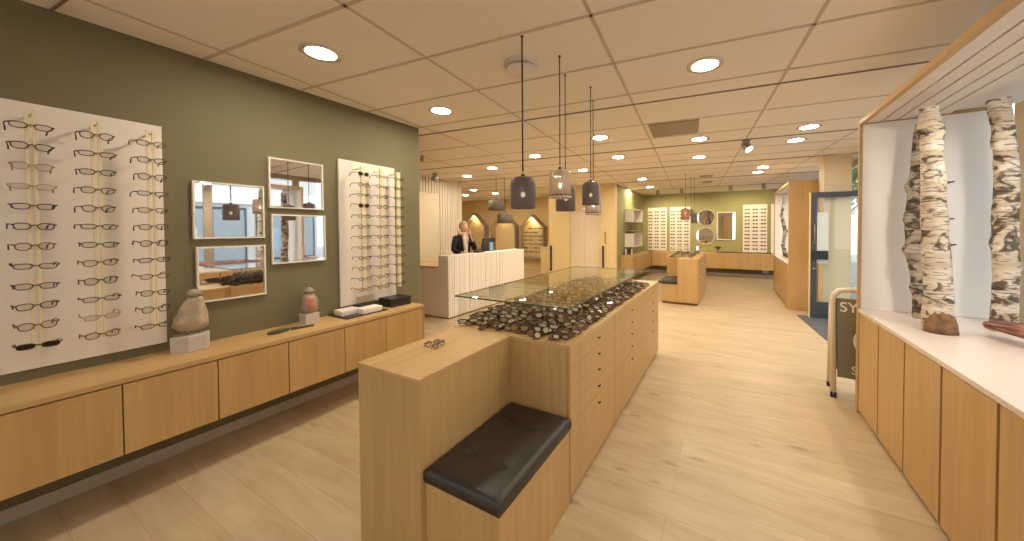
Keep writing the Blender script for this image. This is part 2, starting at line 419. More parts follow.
# far green room
struct('wall_far', box(-2.90, YF, 0, XW + 0.1, YF + 0.1, CH), M['greenfar'])
struct('baseboard_far', box(-2.80, YF - 0.02, 0, XW, YF, 0.10), M['skirt'])
struct('trim_3', box(-2.80, YF - 0.06, CH - 0.03, XW, YF, CH), M['white'])
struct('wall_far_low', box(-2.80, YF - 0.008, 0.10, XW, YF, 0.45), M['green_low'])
struct('wall_far_side', box(-2.90, 9.121, 0, -2.80, YF, CH), M['greenfar'])

# cream closet block with recessed double door
YC = 9.0
bx0, bx1 = -4.90, -2.98
cl = MB()
cl.box(bx0, YC, 0, -4.20, YC + 0.12, CH); cl.box(-3.28, YC, 0, -2.80, YC + 0.12, CH); cl.box(-4.20, YC, 2.16, -3.28, YC + 0.12, CH)
cl.box(bx0, YC + .12, 0, bx0 + .12, 11.25, CH)
struct('wall_closet', cl, M['cream'])
d = bpy.data.objects.new('door_1', None); COL.objects.link(d); d.location = (-3.74, YC + .08, 0); d['kind'] = 'structure'
part('door_leaf', box(-4.19, YC + .05, 0.01, -3.745, YC + .09, 2.15), M['creamw'], d, bevel=.003)
part('door_leaf', box(-3.735, YC + .05, 0.01, -3.29, YC + .09, 2.15), M['creamw'], d, bevel=.003)
part('door_frame', MB().box(-4.24, YC - .015, 0, -4.20, YC + .01, 2.20).box(-3.28, YC - .015, 0, -3.24, YC + .01, 2.20).box(-4.24, YC - .015, 2.16, -3.24, YC + .01, 2.20), M['cream'], d, bevel=.003)
part('sign_plate', MB().lathe([(0.03, -0.004), (0.03, 0)], (0, 0, 0), 16).xf(Matrix.Translation((-3.95, YC + .05, 1.75)) @ Matrix.Rotation(PI / 2, 4, 'X')), M['steel'], d)
part('sign_plate', MB().lathe([(0.03, -0.004), (0.03, 0)], (0, 0, 0), 16).xf(Matrix.Translation((-3.91, YC + .05, 1.60)) @ Matrix.Rotation(PI / 2, 4, 'X')), M['steel'], d)
for x, z0, z1, lb in ((-4.806, 0.30, 1.07, 'long black upright bar on the cream block, left of the door'),
                      (-3.15, 0.45, 1.09, 'long black upright bar on the cream block, right of the door')):
    t = thing('wall_bar', lb, 'wall bar', (x, YC, z0), None)
    part('bar', box(x - .025, YC - .07, z0, x + .025, YC - .035, z1), M['black'], t, bevel=.008)
    part('bracket', box(x - .012, YC - .036, z1 - .08, x + .012, YC, z1 - .05), M['black'], t)
    part('bracket', box(x - .012, YC - .036, z0 + .05, x + .012, YC, z0 + .08), M['black'], t)
t = thing('hanging_ornament', 'string of small dark pieces hanging on the cream block above right bar', 'ornament', (-3.09, YC, 1.15))
part('cord', MB().tube([(-3.09, YC - .02, 1.15), (-3.09, YC - .02, 1.50)], .004, 6), M['black'], t)
for i in range(6):
    part('bead', MB().ball((-3.09 + .012 * (-1) ** i, YC - .022, 1.18 + i * .055), .02, 10, 6, (1, .6, 1.2)), M['oak_dark'], t)

# ------------------------------------------------------------------ white ribbed partition by the reception
pw = MB()
pw.box(-6.42, 4.6, 0, -6.30, 6.75, CH)
struct('wall_partition', pw, M['creamw'])
rb = MB(); y = 4.62
while y < 6.72:
    z0, z1 = 0, CH
    if y < 5.95: rb.box(-6.30, y, 2.44, -6.275, y + .035, z1)
    else: rb.box(-6.30, y, z0, -6.275, y + .035, z1)
    y += .085
struct('trim_4', rb, M['white'])
rb = MB(); x = -6.42
while x > -7.3:
    rb.box(x - .035, 6.75, 0, x, 6.775, CH); x -= .085
struct('trim_5', rb, M['white'])

# ------------------------------------------------------------------ eyeglasses
def lens_outline(w, h, n=20, p=2.6, drop=0.0):
    out = []
    for i in range(n):
        a = 2 * PI * i / n; c, s_ = math.cos(a), math.sin(a)
        r = (abs(c) ** p + abs(s_) ** p) ** (-1 / p)
        z = h / 2 * s_ * r; yk = w / 2 * c * r * (1.0 if z > 0 else 0.9)
        out.append((yk, z + drop * c))
    return out
def glasses_geo(style=0, r=0.0021, n=20, seg=6, open_=True):
    """front in the YZ plane facing +X, temples running to -X. returns frame, lens list, temple list"""
    w, h, p = [(0.054, 0.030, 2.8), (0.052, 0.034, 2.5), (0.050, 0.038, 2.2), (0.056, 0.027, 3.2), (0.048, 0.042, 2.0)][style % 5]
    gap = 0.018; fr = MB(); ls = []; tp = []
    for sgn in (-1, 1):
        cy = sgn * (gap / 2 + w / 2)
        o = [(-.0015 - .004 * ((a * sgn + w / 2) / w), cy + a * sgn, z) for a, z in lens_outline(w, h, n, p)]
        fr.tube(o, r, seg, closed=True)
        l = MB(); k = len(o); l.add([(q[0], cy + (q[1] - cy) * .97, q[2] * .97) for q in o] + [(q[0] - .0012, cy + (q[1] - cy) * .97, q[2] * .97) for q in o],
              [list(range(k)), list(range(k, 2 * k))[::-1]] + [(i, (i + 1) % k, k + (i + 1) % k, k + i) for i in range(k)])
        ls.append(l)
        ye = sgn * (gap / 2 + w + .001)
        fr.tube([(-.004, ye - sgn * .003, h * .28), (-.008, ye + sgn * .004, h * .28)], r * 1.3, seg)
        t = MB()
        if open_:
            t.tube([(-.007, ye + sgn * .004, h * .28), (-.05, ye + sgn * .006, h * .28), (-.095, ye + sgn * .002, h * .25), (-.118, ye - sgn * .002, h * .05), (-.132, ye - sgn * .004, -h * .55)],
                   [r * 1.2, r * 1.1, r, r * 1.2, r * 1.3], seg)
        else:
            t.tube([(-.008, ye + sgn * .004, h * .26), (-.013, ye - sgn * .02, h * .25), (-.018 - .004 * sgn, -sgn * .035, h * .2), (-.020 - .004 * sgn, -sgn * .062, -h * .2)],
                   [r * 1.2, r * 1.1, r, r * 1.3], seg)
        tp.append(t)
    fr.tube([(-.001, -gap / 2 - .002, h * .14), (.002, 0, h * .24), (-.001, gap / 2 + .002, h * .14)], r * 1.1, seg)
    return fr, ls, tp

protos = {}
def eyeglasses(kind, style, mat, lensmat, open_=True, r=.0024):
    """first call builds, later calls share mesh data"""
    key = (kind, style, mat.name, lensmat.name, open_)
    if key not in protos:
        f, l, t = glasses_geo(style, r, open_=open_)
        protos[key] = (f.mesh('frame', mat), [x.mesh('lens', lensmat) for x in l], [x.mesh('temple', mat) for x in t])
    fm, lm, tm = protos[key]
    root = bpy.data.objects.new(kind, None); COL.objects.link(root); root.empty_display_size = .02
    for nm, me in [('frame', fm)] + [('lens', a) for a in lm] + [('temple', a) for a in tm]:
        o = bpy.data.objects.new(nm, me); COL.objects.link(o); o.parent = root
    return root

# ------------------------------------------------------------------ wall panels with rods on the green wall
def rod_panel(y0, y1, posts, lb, zs, label, stand=0.165, rw=0.0):
    t = thing('eyewear_panel', label, 'eyewear display', (XL, (y0 + y1) / 2, .80))
    part('board', box(XL + .004, y0, .797, XL + .022, y1, 2.257), M['white'], t, bevel=.002)
    for py in posts:
        part('rod', MB().box(XL + stand - .006, py - .020, .93, XL + stand + .004 + rw, py - .008 + rw, 2.19), M['rod'], t)
        part('rod', MB().box(XL + stand - .006, py + .004 - rw * .2, .93, XL + stand + .004 + rw, py + .016 + rw, 2.19), M['rod'], t)
        for z in (.95, 2.17):
            part('bracket', MB().tube([(XL + .02, py, z), (XL + stand, py, z)], .006, 8), M['rod'], t)
        pins = MB()
        for z in zs: pins.tube([(XL + stand, py - .002, z - .004), (XL + stand + .022, py - .002, z + .002)], .004, 6)
        part('pin', pins, M['rod'], t, label='row of short ivory pins holding frames')
    return t
zs1 = [2.105 - .1045 * i for i in range(12)]
rod_panel(.19, .782, (.29, .495, .702), 'near', zs1, 'tall white eyeglass panel with three ivory rods, at far left of green wall')
zs2 = [2.115 - .1045 * i for i in range(12)]
P2 = (2.085, 2.285, 2.485)
rod_panel(1.935, 2.555, P2, 'far', zs2, 'tall white eyeglass panel at the end of the green wall near reception', rw=.008)
tb_ = box(XL + .02, .745, .945, XL + .17, .752, .952)

names3 = ['left rod', 'middle rod', 'right rod']
mats_cycle = ['frame', 'frame', 'tort', 'frame', 'black', 'frame', 'tort', 'black']
for pi_, (ys, zs, pn) in enumerate([((.29, .495, .702), zs1, 'far left panel'), (P2, zs2, 'panel nearest reception')]):
    for ci, py in enumerate(ys):
        for ri, z in enumerate(zs):
            if pi_ == 1 and ci == 2 and ri == 11: pass
            mk = mats_cycle[(ri * 3 + ci * 5 + pi_) % 8]; lens = M['lens']; desc = 'dark eyeglasses'
            kind = 'eyeglasses'
            if pi_ == 0 and (ci, ri) in ((0, 2), (0, 3), (1, 10)): mk = 'paleframe'; desc = 'pale rimless eyeglasses'
            if pi_ == 0 and (ci, ri) == (0, 11) or pi_ == 1 and (ci, ri) in ((0, 0), (0, 3)): lens = M['darklens']; desc = 'dark sunglasses'; kind = 'sunglasses'
            st = (ri + ci * 2 + pi_) % 4 if lens is M['lens'] else (3 if pi_ == 0 else 2)
            o = eyeglasses(kind, st, M[mk], lens)
            o.location = (XL + .165 + .024, py - .002, z - .003)
            o.rotation_euler = (random.uniform(-.04, .04), random.uniform(-.03, .12), random.uniform(-.08, .08))
            sc_ = 1.0
            o.scale = (sc_, sc_, sc_)
            tag(o, '%s on the %s, %s, %s' % (desc, pn, names3[ci], rowname(ri, 12)), 'eyeglasses' if kind == 'eyeglasses' else 'sunglasses', 'eyewear on the green wall panels')

# ------------------------------------------------------------------ square mirrors on the green wall
for y0, y1, z0, z1, lb in ((.92, 1.335, 1.495, 1.915, 'upper left'), (.932, 1.337, 1.03, 1.437, 'lower left'), (1.37, 1.79, 1.745, 2.167, 'upper right'), (1.382, 1.803, 1.27, 1.692, 'lower right')):
    t = thing('wall_mirror', 'square white-framed mirror on the green wall, %s of the four' % lb, 'mirror', (XL, (y0 + y1) / 2, z0), 'square mirrors on the green wall')
    f = .011
    fr = MB().box(XL + .002, y0, z0, XL + .03, y0 + f, z1).box(XL + .002, y1 - f, z0, XL + .03, y1, z1).box(XL + .002, y0 + f, z0, XL + .03, y1 - f, z0 + f).box(XL + .002, y0 + f, z1 - f, XL + .03, y1 - f, z1)
    part('frame', fr, M['white'], t)
    part('mirror_glass', box(XL + .003, y0 + f, z0 + f, XL + .018, y1 - f, z1 - f), M['mirror'], t)

# ------------------------------------------------------------------ floating cabinets under the green wall
zt, zb, XC = .735, .30, -2.985
edges = [-.69, -.29, .11, .516, .909, 1.31, 1.732, 2.13, 2.575]
pos = ['behind the camera end', 'nearest the camera', 'at the left edge of the photo', 'below the far left glasses panel', 'beside the stone head', 'under the square mirrors',
       'under the pink stone figure', 'at the reception end']
for i in range(len(edges) - 1):
    a, b = edges[i], edges[i + 1]
    t = thing('wall_cabinet', 'floating oak cabinet with plain door, %s' % pos[i], 'cabinet', (-3.2, (a + b) / 2, zb), 'floating cabinets along the green wall')
    part('body', box(XL, a + .001, zb, XC - .022, b - .001, zt - .03), M['oak_dark'] if False else M['oak'], t)
    part('door', box(XC - .020, a + .003, zb + .004, XC, b - .003, zt - .036), M['oak'], t, bevel=.0015)
wt = part('worktop', MB().box(XL, -.7, zt - .028, XC + .004, 2.596, zt), M['oak_h'], loc=(-3.2, 1.1, zt - .028), bevel=.002)
tag(wt, 'long oak worktop over the floating cabinets along the green wall', 'worktop')
part('end_panel', box(XL, 2.577, zb, XC + .002, 2.595, zt - .029), M['oak'], t, bevel=.001)

# ------------------------------------------------------------------ things on the oak worktop
Z0 = zt
# stone head on pins
def blob(c, r, s_, amp, freq, seed, n=26, m=18, keep=None):
    def fn(d): 
        k = 1 + amp * noise.noise(Vector((d.x * freq + seed, d.y * freq, d.z * freq)))
        return k * (keep(d) if keep else 1)
    return MB().ball(c, r, n, m, s_, fn)
sx, sy = -3.285, .865
t = thing('stone_sculpture', 'rough brown stone head sculpture with cap on grey block, left end of worktop', 'sculpture', (sx, sy, Z0))
RM = Matrix.Translation((sx, sy, 0)) @ Matrix.Rotation(-.25, 4, 'Z') @ Matrix.Translation((-sx, -sy, 0))
part('base', MB().prism([(sx - .06, sy - .07), (sx + .02, sy - .095), (sx + .075, sy - .01), (sx + .05, sy + .08), (sx - .05, sy + .095)], Z0, Z0 + .105).xf(RM), M['concrete'], t, bevel=.004)
part('pin', MB().tube([(sx, sy - .015, Z0 + .10), (sx, sy - .015, Z0 + .17)], .006, 8), M['steel'], t)
part('pin', MB().tube([(sx, sy + .045, Z0 + .10), (sx, sy + .045, Z0 + .17)], .005, 8), M['steel'], t)
body = MB()
prof = [(0.0, -.0), (.045, .004), (.074, .025), (.083, .05), (.078, .09), (.066, .13), (.055, .17), (.044, .205), (.034, .235), (.0, .245)]
body.lathe(prof, (0, 0, 0), 30, wob=lambda a, z: 1 + .2 * noise.noise(Vector((math.cos(a) * 1.6, math.sin(a) * 1.6, z * 16))) + .05 * noise.noise(Vector((math.cos(a) * 5, math.sin(a) * 5, z * 50))))
body.xf(Matrix.Translation((sx + .0, sy - .005, Z0 + .13)) @ Matrix.Rotation(-.14, 4, 'X') @ Matrix.Diagonal((.62, 1.08, 1.0, 1)))
part('stone_body', body, M['stone'], t)
cap = MB().lathe([(0, 0), (.034, .0), (.046, .012), (.047, .026), (.038, .042), (.024, .054), (0, .058)], (0, 0, 0), 24, wob=lambda a, z: 1 + .08 * noise.noise(Vector((math.cos(a) * 2, math.sin(a) * 2, z * 30))))
cap.xf(Matrix.Translation((sx, sy + .022, Z0 + .362)) @ Matrix.Diagonal((.7, .85, .95, 1)))
part('cap', cap, M['greystone'], t)
# rose stone figure on white cube
sx, sy = -3.30, 1.61
t = thing('stone_figure', 'small pink and grey stone figure on a white cube, under the mirrors', 'sculpture', (sx, sy, Z0))
part('base', box(sx - .055, sy - .055, Z0, sx + .055, sy + .055, Z0 + .09), M['concrete'], t, bevel=.003)
part('stone_body', MB().lathe([(0, 0), (.050, .004), (.060, .03), (.058, .08), (.055, .13), (.040, .165), (.026, .178), (0, .182)], (sx, sy, Z0 + .09), 26, wob=lambda a, z: 1 + .12 * noise.noise(Vector((math.cos(a) * 1.5, math.sin(a) * 1.5, z * 14)))), M['greystone'], t)
part('rose_panel', MB().lathe([(0, 0), (.032, .008), (.042, .05), (.041, .10), (.03, .13), (0, .135)], (sx + .030, sy - .008, Z0 + .112), 20, wob=lambda a, z: 1 + .15 * noise.noise(Vector((math.cos(a) * 2, math.sin(a) * 2, z * 30)))), M['stone2'], t)
part('green_patch', MB().ball((sx + .018, sy + .05, Z0 + .18), .03, 12, 8, (.6, .5, 1.5)), M['verd'], t)
part('cap', MB().lathe([(0, 0), (.034, 0), (.044, .01), (.040, .024), (.026, .034), (.012, .046), (0, .048)], (sx, sy, Z0 + .268), 20), M['greystone'], t)
# hand mirror lying face down
t = thing('hand_mirror', 'dark green oval hand mirror lying on the oak worktop', 'hand mirror', (-3.19, 1.35, Z0))
ov = MB().lathe([(0, 0), (.058, 0), (.062, .004), (.062, .009), (.055, .013), (0, .014)], (0, 0, 0), 28).xf(Matrix.Translation((-3.215, 1.345, Z0 + .001)) @ Matrix.Rotation(.25, 4, 'Z') @ Matrix.Diagonal((.85, 1.35, 1, 1)))
part('mirror_head', ov, M['paddle'], t)
part('handle', MB().tube([(-3.198, 1.42, Z0 + .008), (-3.18, 1.47, Z0 + .009), (-3.15, 1.57, Z0 + .009)], [.013, .009, .008], 10), M['paddle'], t)
# tray with boxes, cases, acrylic stands
tr = part('slate_tray', MB().box(-3.40, 1.82, Z0, -3.10, 2.24, Z0 + .008).box(-3.40, 1.82, Z0 + .008, -3.395, 2.24, Z0 + .014).box(-3.105, 1.82, Z0 + .008, -3.10, 2.24, Z0 + .014), M['slate'], loc=(-3.25, 2.03, Z0), bevel=.002)
tag(tr, 'flat dark slate tray under the white boxes on the worktop', 'tray')
for x0, y0, x1, y1, h, lb in ((-3.355, 1.85, -3.225, 2.02, .048, 'white slim box at the left of the slate tray'), (-3.235, 1.99, -3.115, 2.18, .050, 'white slim box nearest the front edge of the slate tray')):
    t = thing('paper_box', lb, 'box', ((x0 + x1) / 2, (y0 + y1) / 2, Z0 + .0085), 'white boxes on the slate tray')
    part('box_body', box(x0, y0, Z0 + .0085, x1, y1, Z0 + h * .55), M['paper'], t)
    part('box_lid', box(x0 - .003, y0 - .003, Z0 + h * .55, x1 + .003, y1 + .003, Z0 + h + .008), M['paper'], t, bevel=.002)
for k in range(3):
    dx = .004 * (-1) ** k
    t = part('eyeglass_case', box(-3.36 + dx, 2.31, Z0 + .031 * k, -3.15 + dx, 2.56, Z0 + .031 * k + .027), M['blackbook'], loc=(-3.25, 2.43, Z0 + .031 * k), bevel=.004)
    tag(t, 'flat black case, %s of three stacked at the end of the worktop' % ['lowest', 'middle one', 'topmost'][k], 'case', 'stacked black cases')
def slanted_stand(y0, y1, lb):
    t = thing('acrylic_stand', lb, 'display stand', (-3.25, (y0 + y1) / 2, Z0))
    part('front_sheet', MB().add([(-3.25, y0, Z0 + .016), (-3.25, y1, Z0 + .016), (-3.37, y1, Z0 + .136), (-3.37, y0, Z0 + .136), (-3.254, y0, Z0 + .014), (-3.254, y1, Z0 + .014), (-3.374, y1, Z0 + .134), (-3.374, y0, Z0 + .134)],
         [(0, 1, 2, 3), (7, 6, 5, 4), (0, 4, 5, 1), (2, 6, 7, 3), (1, 5, 6, 2), (0, 3, 7, 4)]), M['acryl'], t)
    part('back_sheet', box(-3.378, y0, Z0 + .014, -3.375, y1, Z0 + .135), M['acryl'], t)
slanted_stand(2.07, 2.27, 'clear acrylic slanted stand behind the white boxes on the tray')

# ------------------------------------------------------------------ main oak island
IX0, IX1, IY0, IY1, IZ = -1.65, -.79, 1.69, 4.30, .90
t = thing('display_island', 'long oak drawer island with glass shelf and corner seat in the middle of the shop', 'display counter', (-1.2, 2.8, 0))
ISL = t
part('plinth', box(IX0 + .03, IY0 + .01, 0, IX1 - .025, IY1 - .03, .03), M['oak_dark'], t)
part('carcass', MB().box(IX0, IY0, .03, IX1 - .022, IY1, IZ - .022), M['oak'], t, bevel=.0015)
part('countertop', box(IX0 - .002, IY0 - .002, IZ - .022, IX1, IY1 + .002, IZ), M['oak_h'], t, bevel=.002)
part('back_block', MB().box(-1.625, 1.005, 0, -1.195, IY0 - .001, IZ - .016), M['oak'], t, bevel=.0015)
part('block_top', box(-1.627, 1.003, IZ - .016, -1.193, IY0 - .003, IZ), M['oak_h'], t, bevel=.002)
part('seat_box', MB().box(-1.194, 1.03, 0, IX1 - .004, IY0 - .001, .442), M['oak'], t, bevel=.0015)
uy = [IY0, 2.52, 3.42, IY1]
for i in range(3):
    a, b = uy[i], uy[i + 1]; ky = (2.13, 2.996, 3.918)[i]
    dz = [(.768, .877), (.658, .766), (.548, .656), (.4385, .5455), (.035, .4355)]
    kz = [.822, .713, .607, .495, .381]
    for j, (z0, z1) in enumerate(dz):
        nm = 'drawer' if j < 4 else 'door'
        p_ = part(nm, box(IX1 - .020, a + .0035, z0, IX1, b - .0035, z1), M['oak'] if j == 4 else M['oak'], t, bevel=.0012, loc=(IX1 - .01, (a + b) / 2, z0))
        part('knob', MB().tube([(IX1, ky, kz[j]), (IX1 + .012, ky, kz[j]), (IX1 + .013, ky, kz[j]), (IX1 + .02, ky, kz[j])], [.002, .002, .002, .002], 6)
             .box(IX1 + .013, ky - .014, kz[j] - .0035, IX1 + .020, ky + .014, kz[j] + .0035), M['knob'], p_)
# glass shelf on glass walls
GZ = 1.098
gs = part('glass_shelf', box(-1.655, 1.70, GZ, -.805, 3.70, GZ + .008), M['shelfglass'], t, label='clear glass top over the heap of glasses')
part('shelf_edge', MB().box(-1.657, 1.698, GZ - .0005, -.803, 1.7005, GZ + .0085).box(-.8055, 1.70, GZ - .0005, -.803, 3.70, GZ + .0085).box(-1.657, 1.70, GZ - .0005, -1.6545, 3.70, GZ + .0085).box(-1.655, 3.70, GZ - .0005, -.805, 3.7025, GZ + .0085), M['glassedge'], gs, label='greenish polished edge of the glass')
part('glass_wall', box(-1.645, 1.71, IZ, -1.639, 3.69, GZ - .001), M['shelfglass'], t)
part('glass_wall', box(-1.638, 3.684, IZ, -1.0, 3.69, GZ - .001), M['shelfglass'], t)
for x, y in ((-1.12, 1.98), (-1.12, 3.40)):
    part('shelf_post', MB().tube([(x, y, IZ), (x, y, GZ)], .008, 10), M['steel'], t)
part('tray_lip', MB().box(IX1 - .032, IY0 + .02, IZ, IX1 - .026, 3.92, IZ + .006).box(-1.632, IY0 + .02, IZ, IX1 - .032, IY0 + .026, IZ + .006).box(-1.632, 3.914, IZ, IX1 - .032, 3.92, IZ + .006), M['oak_h'], t)

# seat cushion with four buttons
def cushion_mesh(x0, y0, x1, y1, z0, z1, btn):
    nx, ny = 26, 40; mb = MB(); vs = []; fs = []
    def hz(u, v):
        e = min(u, 1 - u) * (x1 - x0); f_ = min(v, 1 - v) * (y1 - y0)
        k = 1 - math.exp(-min(e, f_) / .012)
        z = z0 + (z1 - z0) * (.72 + .28 * k)
        for bu, bv in btn:
            d2 = ((u - bu) * (x1 - x0)) ** 2 + ((v - bv) * (y1 - y0)) ** 2
            z -= .016 * math.exp(-d2 / .0011) 
        return z
    for i in range(nx + 1):
        for j in range(ny + 1):
            u, v = i / nx, j / ny; vs.append((x0 + u * (x1 - x0), y0 + v * (y1 - y0), hz(u, v)))
    for i in range(nx):
        for j in range(ny):
            a = i * (ny + 1) + j; fs.append((a, a + ny + 1, a + ny + 2, a + 1))
    mb.add(vs, fs, True)
    rim = [(i, 0) for i in range(nx)] + [(nx, j) for j in range(ny)] + [(i, ny) for i in range(nx, 0, -1)] + [(0, j) for j in range(ny, 0, -1)]
    top = [vs[i * (ny + 1) + j] for i, j in rim]; low = [(p[0], p[1], z0) for p in top]; k = len(top)
    mb.add(top + low, [(i, k + i, k + (i + 1) % k, (i + 1) % k) for i in range(k)] + [list(range(k, 2 * k))], True)
    return mb
btn = [(.3, .27), (.7, .27), (.3, .73), (.7, .73)]
t = thing('seat_cushion', 'black buttoned leather cushion on the low corner seat of the near island', 'cushion', (-.99, 1.36, .443))
part('pad', cushion_mesh(-1.192, 1.02, -.778, 1.682, .443, .506, btn), M['leather'], t)
for u, v in btn:
    part('button', MB().ball((-1.192 + u * .41, 1.02 + v * .662, .4915), .010, 10, 6, (1, 1, .5)), M['leather'], t)

# eyeglasses on the block, loose
for (x, y, rz, lb, mk) in ((-1.475, 1.34, 1.25, 'tortoise eyeglasses lying folded on the island block, the left pair', 'tort'), (-1.43, 1.345, 1.6, 'dark eyeglasses lying folded on the island block, the right pair', 'frame')):
    o = eyeglasses('eyeglasses', 4, M[mk], M['lens'], False)
    o.location = (x, y, IZ + .0165); o.rotation_euler = (0, -.35, rz - PI / 2); o.scale = (.74,) * 3; tag(o, lb, 'eyeglasses')

# the heap of sunglasses under the shelf: 300 of them
pile_protos = []
for s_i in range(5):
    f, l, tt = glasses_geo((0, 1, 3, 2, 0)[s_i], .0034, 14, 5, open_=False)
    for q in tt: f.add(q.v, q.f, True)
    fm = f.mesh('sunglasses', M[['frame', 'tort', 'frame', 'frame', 'tort'][s_i]])
    lm = [x.mesh('lens', M[['demolens', 'brownlens', 'demolens', 'demolens', 'umberlens'][s_i]]) for x in l]
    # far, single-mesh version
    f.cm = 1
    for x in l: f.add(x.v, x.f)
    whole = f.mesh('sunglasses', [M[['frame', 'tort', 'frame', 'frame', 'tort'][s_i]], M[['demolens', 'brownlens', 'demolens', 'demolens', 'umberlens'][s_i]]])
    pile_protos.append((fm, lm, whole))
def heap(x0, x1, y0, y1, nx, ny, zbase, prefix, near, rise, rng):
    k = 0
    for j in range(ny):
        for i in range(nx):
            u = (i + .5) / nx; v = (j + .5) / ny
            x = x0 + (x1 - x0) * u + rng.uniform(-.018, .018); y = y0 + (y1 - y0) * v + rng.uniform(-.012, .012)
            x = min(max(x, x0 + .06), x1 - .055)
            hump = rise * min(1, min(u, 1 - u) * 4) * min(1, min(v * ny, (1 - v) * ny) / 6)
            fm, lm, whole = pile_protos[rng.randrange(5)]
            SC = 1.0
            full = j < near
            o = bpy.data.objects.new('sunglasses', fm if full else whole); COL.objects.link(o)
            if full:
                for m_ in lm:
                    c = bpy.data.objects.new('lens', m_); COL.objects.link(c); c.parent = o
            o.location = (x, y, zbase + .0215 + hump + rng.uniform(0, .012))
            # facing the aisle and up, tilted back
            o.rotation_euler = (rng.uniform(-.35, .35), -rng.uniform(.45, .85), -.85 + rng.uniform(-.6, .6))
            o.scale = (SC,) * 3
            tag(o, prefix[0], 'sunglasses', prefix[1]); k += 1
rng = random.Random(3)
heap(-1.635, -.80, 1.715, 3.90, 6, 50, IZ, ('folded sunglasses in the dense heap on the near island', 'sunglasses heaped on the near island'), 20, .055, rng)

# lower layer of the same heap, past the 300 built one by one
rl_ = random.Random(11); lay = MB()
lf_, ll_, lt_ = glasses_geo(1, .0034, 10, 4, open_=False)
for q in lt_: lf_.add(q.v, q.f, True)
lf_.cm = 1
for q in ll_: lf_.add(q.v, q.f)
for j in range(46):
    for i in range(6):
        x = -1.60 + .775 * (i + .5) / 6 + rl_.uniform(-.02, .02); y = 1.735 + 2.14 * (j + .5) / 46
        m4 = Matrix.Translation((min(x, -.865), y, IZ + .019)) @ Matrix.Rotation(-.9 + rl_.uniform(-.7, .7), 4, 'Z') @ Matrix.Rotation(-rl_.uniform(.75, 1.15), 4, 'Y')
        o_ = len(lay.v); lay.v += [m4 @ v for v in lf_.v]; lay.f += [[q + o_ for q in f_] for f_ in lf_.f]; lay.m += lf_.m; lay.sm += lf_.sm
lo_ = part('sunglasses', lay, [M['tort'], M['brownlens']], loc=(-1.2, 2.8, IZ + .002))
tag(lo_, 'lowest layer of folded sunglasses in the heap on the near island', 'sunglasses', None, 'stuff')

# ------------------------------------------------------------------ far oak island
FX0, FX1, FY0, FY1, FZ = -1.28, -.555, 7.26, 9.70, .94
t = thing('display_island', 'smaller oak drawer island with corner seat at the back of the shop', 'display counter', (-.9, 8.5, 0))
part('plinth', box(FX0 + .03, FY0 + .03, 0, FX1 - .03, FY1 - .03, .05), M['oak_dark'], t)
part('carcass', MB().prism([(-.955, FY0), (FX1 - .02, FY0), (FX1 - .02, FY1), (FX0, FY1), (FX0, FY0 + .75), (-.955, FY0 + .75)], .05, FZ - .02), M['oak'], t)
part('countertop', MB().prism([(-.957, FY0 - .002), (FX1, FY0 - .002), (FX1, FY1), (FX0, FY1), (FX0, FY0 + .75), (-.957, FY0 + .75)], FZ - .02, FZ), M['oak_h'], t, bevel=.002)
part('seat_box', box(FX0, FY0, .05, -.957, FY0 + .748, .42), M['oak'], t)
for i in range(4):
    a = FY0 + .01 + i * .6; b = a + .6
    for j, (z0, z1) in enumerate([(.80, .915), (.68, .797), (.56, .677), (.44, .557), (.055, .437)]):
        p_ = part('drawer' if j < 4 else 'door', box(FX1 - .019, a + .002, z0, FX1, b - .002, z1), M['oak'], t, bevel=.001, loc=(FX1, a, z0))
        part('knob', box(FX1, (a + b) / 2 - .016, z1 - .06, FX1 + .02, (a + b) / 2 + .016, z1 - .05), M['knob'], p_)
gs = part('glass_shelf', box(-1.25, 7.6, 1.10, -.60, 9.3, 1.108), M['shelfglass'], t)
for x, y in ((-.95, 7.75), (-.95, 9.15)): part('shelf_post', MB().tube([(x, y, FZ), (x, y, 1.10)], .008, 8), M['steel'], t)
t = thing('seat_cushion', 'black leather cushion on the low seat of the far island', 'cushion', (-1.12, 7.6, .421))
part('pad', cushion_mesh(FX0 - .06, FY0 - .02, -.96, FY0 + .74, .421, .485, btn), M['leather'], t)
rng2 = random.Random(5)
heap(-1.22, -.64, 7.6, 9.2, 3, 12, FZ, ('folded sunglasses spread on top of the far island', 'sunglasses spread on the far island'), 0, .01, rng2)

